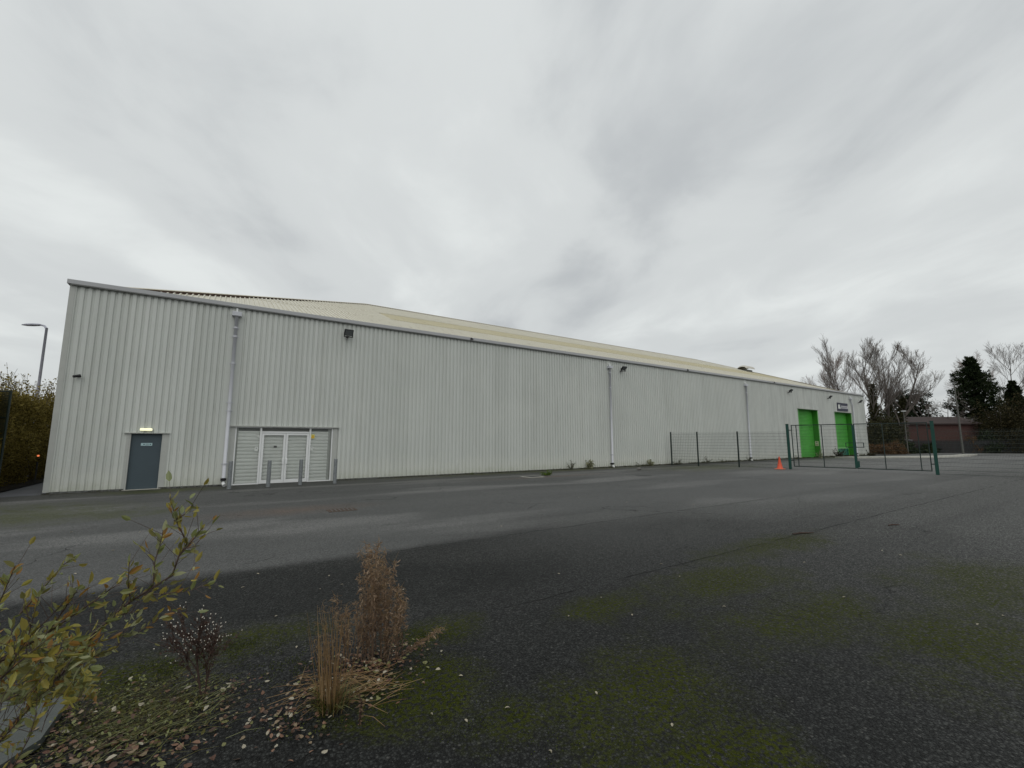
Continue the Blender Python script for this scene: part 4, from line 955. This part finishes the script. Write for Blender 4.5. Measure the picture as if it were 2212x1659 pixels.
# ------------------------------------------------------------------ foreground plants
def path_pts(pix):            # pix: (x, y, depth)
    return [at(*q) for q in pix]
sh_root = Vector((3.2, -19.0, 0))
sh = empty('willow_shrub', sh_root, 'leafy yellowing shrub leaning in from the lower left corner', 'shrub')
rg = random.Random(101)
stems = [
    [(-260, 1900, 1.75), (-120, 1720, 1.75), (0, 1592, 1.75), (141, 1447, 1.75), (208, 1362, 1.78), (282, 1299, 1.8), (372, 1243, 1.8), (386, 1202, 1.8), (405, 1172, 1.8), (387, 1139, 1.8), (376, 1105, 1.8), (366, 1075, 1.8)],
    [(282, 1299, 1.8), (277, 1265, 1.78), (279, 1213, 1.76)],
    [(312, 1284, 1.8), (350, 1283, 1.82), (409, 1277, 1.85), (466, 1254, 1.88)],
    [(-200, 1560, 1.6), (0, 1429, 1.6), (104, 1366, 1.62), (208, 1295, 1.66), (262, 1256, 1.7)],
    [(176, 1400, 1.78), (240, 1378, 1.85), (300, 1365, 1.9), (352, 1330, 1.95), (372, 1318, 1.95)],
    [(-160, 1620, 1.7), (0, 1500, 1.7), (90, 1452, 1.72), (170, 1410, 1.75)],
    [(330, 1270, 1.8), (334, 1215, 1.82), (350, 1160, 1.84), (352, 1145, 1.84)],
    [(386, 1202, 1.8), (418, 1165, 1.8), (438, 1140, 1.8)],
    [(396, 1185, 1.8), (425, 1180, 1.8)],
    [(376, 1125, 1.8), (400, 1110, 1.8), (418, 1090, 1.8)],
    [(-80, 1400, 1.5), (0, 1299, 1.5), (33, 1222, 1.5)],
    [(40, 1330, 1.6), (85, 1280, 1.62), (137, 1220, 1.65), (163, 1202, 1.65)],
    [(0, 1470, 1.5), (60, 1380, 1.52), (80, 1300, 1.55)],
    [(-60, 1520, 1.5), (30, 1440, 1.5), (90, 1390, 1.5), (150, 1350, 1.55)],
    [(-100, 1700, 1.6), (20, 1580, 1.6), (90, 1500, 1.62), (150, 1460, 1.65)],
    [(-100, 1800, 1.5), (10, 1690, 1.5), (60, 1600, 1.5), (80, 1540, 1.5)],
    [(141, 1447, 1.75), (200, 1420, 1.75), (250, 1400, 1.75), (262, 1385, 1.75)],
    [(208, 1362, 1.78), (250, 1330, 1.74), (300, 1320, 1.7)],
    [(104, 1366, 1.62), (150, 1300, 1.6), (170, 1270, 1.6)],
    [(-60, 1460, 1.55), (40, 1400, 1.55), (110, 1330, 1.58), (150, 1290, 1.6)],
    [(-90, 1560, 1.62), (40, 1500, 1.62), (140, 1440, 1.64), (190, 1395, 1.66)],
]
sm = MB(); lf = MB()
for si, s_ in enumerate(stems):
    P_ = path_pts(s_); r0 = .0075 if si in (0, 3) else .0035
    sm.tube(P_, [max(.0012, r0 * (1 - .85 * k / (len(P_) - 1))) for k in range(len(P_))], 6, False)
    for a_, b_ in zip(P_, P_[1:]):
        L = (b_ - a_).length; n_ = max(1, int(L / .0085)); d = (b_ - a_).normalized()
        for k in range(n_):
            t = (k + rg.random()) / n_; q = a_.lerp(b_, t)
            if q.z < .25 and rg.random() < .5: continue
            dd = (d * .8 + rv(rg) * .8 + Vector((0, 0, .15))).normalized(); LL = rg.uniform(.022, .054)
            if si == 0 and k < 0: continue
            if rg.random() < .34:
                q2 = q + dd * rg.uniform(.03, .13); sm.tube([q, q2], [.0012, .0008], 3, False); q = q2
            lf.leaf(q, dd, rv(rg), LL, LL * rg.uniform(.32, .48), rg.random(), .2)
# extra density low on the left
for k in range(700):
    q = at(rg.uniform(-40, 200), rg.uniform(1370, 1520), rg.uniform(1.5, 2.0)); LL = rg.uniform(.03, .06); lf.leaf(q, rv(rg) + Vector((0, 0, .3)), rv(rg), LL, LL * rg.uniform(.3, .45), rg.random(), .2)
    if k % 9 == 0 and q.z > .35: sm.tube([q, q - Vector((rg.uniform(0, .06), rg.uniform(0, .04), rg.uniform(.05, .12)))], [.001, .0014], 3, False)
sm.build('branches', MT['shrubstem'], sh, smooth=True); lf.build('leaves', MT['shrubleaf'], sh)

# dead branching herb with white seed heads
hb = Vector((4.87, -17.30, 0)); ho = empty('seed_head_herb', hb, 'dead brown herb topped with tiny white seed heads', 'plant')
rg = random.Random(9); s_ = MB(); sd_ = MB(); dl = MB()
def herb(p, d, L, r, lvl):
    q = p + d * L; mid = p.lerp(q, .5) + rv(rg) * L * .05; s_.tube([p, mid, q], [r, r * .85, r * .7], 5 if lvl < 2 else 3, False)
    if lvl == 4:
        if rg.random() < .22: sd_.tube([q, q + d * .004, q + d * .009], [.0012, .0036, .0014], 5, True)
        return
    for k in range(4 if lvl in (1, 2) else (4 if lvl == 0 else 3)):
        nd = (d + rv(rg) * .62 + Vector((0, 0, .12))).normalized(); herb(p.lerp(q, rg.uniform(.55, 1)), nd, L * rg.uniform(.5, .8), r * .55, lvl + 1)
    if lvl > 0:
        for k in range(6): dl.chip(p.lerp(q, rg.random()), rv(rg), rv(rg), rg.uniform(.010, .024), .009, rg.random() * .3)
herb(hb, (Vector((0, 0, 1)) - _r * .22).normalized(), .29, .0085, 0)
herb(hb + _r * .015, (Vector((0, 0, 1)) + _r * .10).normalized(), .24, .0045, 0)
herb(hb + _r * .02, (Vector((0, 0, 1)) - _r * .02).normalized(), .26, .0045, 0)
herb(hb + Vector((0, 0, .1)) - _r * .03, (Vector((0, 0, .8)) - _r * .7).normalized(), .15, .003, 1)
s_.build('stems', MT['herbstem'], ho); sd_.build('seed_heads', MT['seed'], ho, kind='stuff'); dl.build('withered_leaves', MT['herbleaf'], ho)

# brown willowherb
wb = Vector((6.06, -17.40, 0)); wo_ = empty('dead_willowherb', wb, 'tall dead brown willowherb clump with curly fluffy tops', 'plant')
rg = random.Random(19); s_ = MB(); lv = MB(); fl = MB()
def curl(q, d, L, rgx):
    a_ = q; dd = d.normalized(); ax = rv(rgx)
    pts = [a_]
    for k in range(5):
        dd = (Matrix.Rotation(.55, 3, ax) @ dd); a_ = a_ + dd * L / 5; pts.append(a_)
    fl.tube(pts, [.0011, .0011, .001, .0009, .0007, .0005], 3, False, rnd=rgx.uniform(.3, 1))
def wh_stem(p, d, H, tilt=.05):
    q = p.copy(); dd = d.normalized(); pts = [q]
    for k in range(6): dd = (dd + rv(rg) * tilt).normalized(); q = q + dd * H / 6; pts.append(q)
    s_.tube(pts, [.0034, .003, .0027, .0023, .0019, .0015, .001], 4, False, rnd=rg.random() * .5)
    for k in range(int(H * 125)):
        t = rg.random() ** .75; i = min(5, int(t * 6)); c_ = pts[i].lerp(pts[i + 1], t * 6 - i); w = (rv(rg) + Vector((0, 0, -.35))).normalized()
        LL = rg.uniform(.014, .045) * (1.1 if t > .2 else .6); lv.leaf(c_ + rv(rg) * .018, w, rv(rg), LL, LL * rg.uniform(.16, .32), min(1, max(0, t * .55 + rg.uniform(-.15, .35))), .5)
    for k in range(int(12 + H * 26)):
        t = 1 - .62 * rg.random() ** 1.5; i = min(5, int(t * 6)); c_ = pts[i].lerp(pts[i + 1], t * 6 - i); curl(c_, rv(rg) + Vector((0, 0, .4)), rg.uniform(.03, .09), rg)
for k in range(21):
    r_ = rg.uniform(-.13, .12); y_ = rg.gauss(0, .06); p = wb + _r * r_ * .8 + _v * y_
    H = (1.02 - abs(r_ - .01) * 1.5) * rg.uniform(.70, 1.0)
    wh_stem(p, Vector((0, 0, 1)) + _r * (r_ * .35 - .02) + _v * y_ * .4, H, .07)
for k in range(9):
    r_ = rg.uniform(.08, .24); p = wb + _r * r_ + _v * rg.gauss(-.04, .05); wh_stem(p, Vector((0, 0, 1)) + _r * rg.uniform(.0, .16), rg.uniform(.34, .60), .08)
for k in range(9):
    r_ = rg.uniform(-.26, -.08); p = wb + _r * r_ + _v * rg.gauss(-.04, .05); wh_stem(p, Vector((0, 0, 1)) - _r * rg.uniform(0, .12), rg.uniform(.26, .55), .08)
wh_stem(wb + _r * .16 - _v * .02, _r * .85 + Vector((0, 0, .55)), .46, .03)
wh_stem(wb + _r * .14 + _v * .04, _r * .8 + Vector((0, 0, .42)), .42, .03)
s_.build('stems', MT['drybrown'], wo_); lv.build('dry_leaves', MT['drybrown'], wo_); fl.build('seed_fluff', MT['straw'], wo_)

# straw coloured tuft in front
tb = Vector((5.60, -17.92, 0)); to = empty('straw_grass_tuft', tb, 'upright straw coloured grass tuft left of the willowherb', 'grass tuft')
rg = random.Random(29); s_ = MB(); fl = MB(); gb = MB()
for k in range(52):
    r_ = rg.gauss(0, .05); y_ = rg.gauss(0, .03); p = tb + _r * r_ + _v * y_; H = rg.uniform(.38, .70); q = p; dd = (Vector((0, 0, 1)) + _r * (r_ * 1.5 - .06) + rv(rg) * .06).normalized(); pts = [q]
    for j in range(5): dd = (dd + rv(rg) * .06).normalized(); q = q + dd * H / 5; pts.append(q)
    s_.tube(pts, [.0021, .002, .0018, .0015, .0011, .0006], 4, False, rnd=rg.random())
    if rg.random() < .35:
        for j in range(9): curl(pts[-1] - dd * rg.random() * .12, rv(rg) - _r * .3, rg.uniform(.02, .06), rg)
for k in range(260):
    a_ = rg.uniform(0, 2 * PI); p = tb + Vector((math.cos(a_), math.sin(a_), 0)) * rg.random() * .09; d = (Vector((math.cos(a_), math.sin(a_), 0)) * rg.uniform(.2, 1.1) + Vector((0, 0, 1))).normalized()
    L = rg.uniform(.08, .24); q1 = p + d * L * .5; q2 = q1 + (d - Vector((0, 0, .7))).normalized() * L * .5; gb.tube([p, q1, q2], [.0015, .0012, .0004], 3, False, rnd=rg.random())
s_.build('stalks', MT['straw'], to); fl.build('seed_fluff', MT['straw'], to); gb.build('basal_blades', MT['weed'], to)
# small brown stump of a weed in front
sp_ = Vector((5.72, -18.19, 0)); so2 = empty('withered_stalk', sp_, 'short withered brown stalk in front of the straw tuft', 'plant')
s_ = MB(); lv = MB()
for k in range(4):
    d = (Vector((0, 0, 1)) + rv(rg) * .2).normalized(); L = rg.uniform(.1, .2); s_.tube([sp_, sp_ + d * L], [.004, .0025], 5, False)
    for j in range(16): lv.leaf(sp_ + d * L * rg.random(), rv(rg), rv(rg), rg.uniform(.015, .03), .008, rg.random() * .5)
s_.build('stem', MT['herbstem'], so2); lv.build('withered_leaves', MT['drybrown'], so2)

# straw lying flat, leaf litter, ground weeds, moss
rg = random.Random(61)
m = MB()
for k in range(150):
    c_ = Vector((5.72, -17.72, 0)) + _r * rg.gauss(0, .20) + _v * rg.gauss(0, .12); a_ = rg.gauss(.55, .55) + TH - PI / 2; d = Vector((math.cos(a_), math.sin(a_), 0)); L = rg.uniform(.08, .34)
    z0 = rg.uniform(.004, .05); m.tube([c_ - d * L / 2 + Vector((0, 0, z0)), c_ + Vector((0, 0, z0 + .012)), c_ + d * L / 2 + Vector((0, 0, rg.uniform(.004, .04)))], [.0012, .0018, .0009], 3, False, rnd=rg.random())
m.build('fallen_straw', MT['straw'], loc=(5.7, -17.7, 0), label='loose dry straw lying round the grass tuft', cat='straw', kind='stuff')
m = MB()
def litter(cx_, cy_, sx, sy, n, sz=(.02, .045), zmax=.03):
    for k in range(n):
        q = Vector((cx_, cy_, 0)) + _r * rg.gauss(0, sx) + _v * rg.gauss(0, sy); q.z = rg.uniform(.004, zmax)
        a_ = rg.uniform(0, 2 * PI); d = Vector((math.cos(a_), math.sin(a_), rg.uniform(-.12, .35))); nn_ = Vector((rg.uniform(-.45, .45), rg.uniform(-.45, .45), 1))
        L = rg.uniform(*sz); m.leaf(q, d, nn_, L, L * rg.uniform(.45, .75), rg.random(), rg.uniform(-.3, .3))
litter(5.78, -17.68, .20, .20, 330); litter(6.02, -17.45, .22, .12, 230); litter(6.35, -17.35, .12, .06, 60); litter(5.25, -17.85, .14, .10, 60); litter(5.35, -18.1, .15, .08, 45)
litter(4.62, -17.55, .28, .20, 190, (.015, .055)); litter(4.40, -17.75, .28, .12, 150, (.02, .06)); litter(4.95, -17.35, .12, .08, 40); litter(4.1, -17.2, .3, .25, 160, (.02, .05), .08); litter(5.12, -17.25, .06, .05, 22)
m.build('leaf_litter', MT['litter'], loc=(5, -17.6, 0), label='fallen tan and russet leaves among the weeds', cat='leaf litter', kind='stuff')
m = MB()
for k in range(2500):
    u = rg.random()
    if u < .75: q = Vector((4.42, -17.2, 0)) + _r * rg.gauss(0, .24) + _v * rg.gauss(0, .24)
    else: q = Vector((4.66, -17.5, 0)) + _r * rg.gauss(0, .18) + _v * rg.gauss(0, .13)
    q.z = abs(rg.gauss(0, .03)) + .004; L = rg.uniform(.006, .024) if rg.random() < .85 else rg.uniform(.02, .04)
    m.leaf(q, rv(rg) + Vector((0, 0, .3)), Vector((rg.uniform(-.6, .6), rg.uniform(-.6, .6), 1)), L, L * rg.uniform(.4, .8), rg.random(), .2)
for k in range(640):
    q = Vector((4.5, -17.35, 0)) + _r * rg.gauss(0, .26) + _v * rg.gauss(0, .22); q.z = .01; a_ = rg.gauss(.6, .5) + TH - PI / 2; d = Vector((math.cos(a_), math.sin(a_), rg.uniform(.05, .3))); L = rg.uniform(.08, .26)
    m.tube([q, q + d * L * .5 + Vector((0, 0, .015)), q + d * L], [.0014, .0012, .0005], 3, False, rnd=rg.random())
m.build('ground_weeds', MT['weed'], loc=(4.5, -17.3, 0), label='low yellow green weeds and trailing stems in the lower left', cat='weeds', kind='stuff')
m = MB()
spots = [(5.15, -16.55, .30, .12, 2600), (4.55, -16.65, .25, .14, 1800), (4.75, -16.95, .35, .18, 2200), (6.05, -18.05, .22, .14, 1500), (6.35, -18.55, .22, .14, 900), (6.6, -17.25, .22, .08, 1300), (6.35, -17.75, .25, .14, 1200), (5.5, -17.2, .2, .12, 1200), (6.7, -19.0, .2, .15, 500), (10.2, -19.9, .4, .25, 500), (5.45, -18.0, .14, .1, 700)]
for (x, y, sx, sy, n_) in spots:
    for k in range(n_):
        q = Vector((x, y, 0)) + _r * rg.gauss(0, sx) + _v * rg.gauss(0, sy)
        nz = mnoise.noise(Vector((q.x * 7, q.y * 7, 1)))
        if nz < -.05: continue
        q.z = rg.random() * .014 * (1 + nz); m.chip(q, rv(rg) + Vector((0, 0, .9)), rv(rg), rg.uniform(.006, .013), rg.uniform(.004, .008), rg.random())
m.build('moss', MT['mossm'], loc=(5.2, -17, 0), label='green moss cushions on the wet tarmac', cat='moss', kind='stuff')
# loose grit on the near tarmac
m = MB(); rg = random.Random(70)
for k in range(900):
    q = gnd(rg.uniform(150, 2250), 1659 - 480 * rg.random() ** 1.6); s1 = rg.uniform(.003, .0075)
    i = len(m.v); up_ = Vector((0, 0, s1 * .8))
    for a_ in range(3): t = a_ * 2.1 + rg.random(); m.v.append(tuple(q + Vector((math.cos(t) * s1, math.sin(t) * s1, 0.001))))
    m.v.append(tuple(q + up_)); r_ = rg.random()
    for f in ((0, 1, 3), (1, 2, 3), (2, 0, 3)): m.f.append(tuple(i + z for z in f)); m.r.append(r_)
m.build('grit', leafmat('grit', [(0.02, 0.02, 0.02), (0.06, 0.06, 0.057)], 0, .6), loc=(8, -19, 0), label='loose dark grit scattered over the near tarmac', cat='grit', kind='stuff')
# stone slab
m = MB(); cor = [(4.13, -16.97, .085), (4.10, -17.43, .075), (3.95, -17.62, .06), (3.3, -17.5, .05), (3.35, -16.7, .06), (3.92, -16.80, .085)]
tp = [Vector(c_) for c_ in cor]; m.face(tp); m.face([q - Vector((0, 0, .045)) for q in tp][::-1])
for a_, c_ in zip(tp, tp[1:] + tp[:1]): m.face([a_, c_, c_ - Vector((0, 0, .045)), a_ - Vector((0, 0, .045))])
m.build('stone_slab', MT['slab'], loc=(3.8, -17.2, 0), label='flat blue grey stone slab in the bottom left corner', cat='slab', bevel=.006)
# single leaves scattered on the tarmac
rg = random.Random(81)
proto = None
lp = [(1356, 1085), (1085, 1137), (710, 1245), (690, 1272), (735, 1263), (1500, 1090), (1366, 1330), (1470, 1245), (1300, 1290), (1905, 1190), (1950, 1200), (1735, 1215), (1425, 1218), (2170, 1330), (2110, 1350), (1560, 1310), (1210, 1240), (1230, 1330), (870, 1275), (1000, 1460), (1010, 1560), (1090, 1530), (1452, 1570), (1290, 1500), (165, 1240), (240, 1190), (300, 1150), (560, 1240), (600, 1330), (520, 1270), (1820, 1290), (1250, 1075), (150, 1150), (640, 1400), (930, 1540), (1185, 1620)]
for i, (x, y) in enumerate(lp):
    q = gnd(x, y, .004)
    if proto is None:
        m = MB(); m.leaf(Vector((0, 0, 0)), Vector((1, 0, .12)), Vector((.1, .1, 1)), .036, .018, .98, .3); m.leaf(Vector((.002, .001, .001)), Vector((1, .1, .2)), Vector((-.1, .1, 1)), .03, .014, .95, .25)
        proto = m.build('fallen_leaf', MT['litter'], loc=(0, 0, 0)); o = proto
    else: o = proto.copy(); COL.objects.link(o)
    o.location = q; s1 = 0.8 + .05 * (q - CAM).length * rg.uniform(.6, 1.3); o.scale = (s1,) * 3; o.rotation_euler = (0, 0, rg.uniform(0, 6.28))
    tag(o, 'small pale leaf lying alone on the open tarmac', 'leaf', 'single leaves scattered on the tarmac')
for (x, y, L, l) in ((1735, 1152, .5, 'bent dark twig lying across the tarmac joint'), (1931, 1134, .3, 'short dark stick on the tarmac at the right')):
    q = gnd(x, y, .015); d = (_r + _v * .25).normalized(); m = MB(); m.tube([q - d * L / 2, q - d * L * .1 + _v * .05, q + d * L / 2], [.012, .016, .009], 5)
    m.build('twig', MT['herbstem'], loc=(q.x, q.y, 0), label=l, cat='twig')

m = MB(); rg = random.Random(90)
for k in range(5200):
    x = rg.uniform(-.2, 72); nz = mnoise.noise(Vector((x * .7, 0, 4)))
    if nz < -.25 or (5.0 < x < 9.4) or (2.0 < x < 3.1): continue
    y = -abs(rg.gauss(.04, .09)) * (1 + nz); sc_ = 1 + x / 30
    m.leaf(Vector((x, y, rg.random() * .02 * sc_)), rv(rg) + Vector((0, 0, .4 + max(0, nz))), rv(rg), rg.uniform(.02, .06) * sc_, rg.uniform(.006, .02) * sc_, rg.random(), .2)
m.build('wall_foot_growth', leafmat('foot_growth', [(0.020, 0.020, 0.008), (0.055, 0.055, 0.018), (0.09, 0.075, 0.035)], .1), loc=(30, 0, 0), label='thin line of moss and dead growth along the wall foot', cat='moss', kind='stuff')
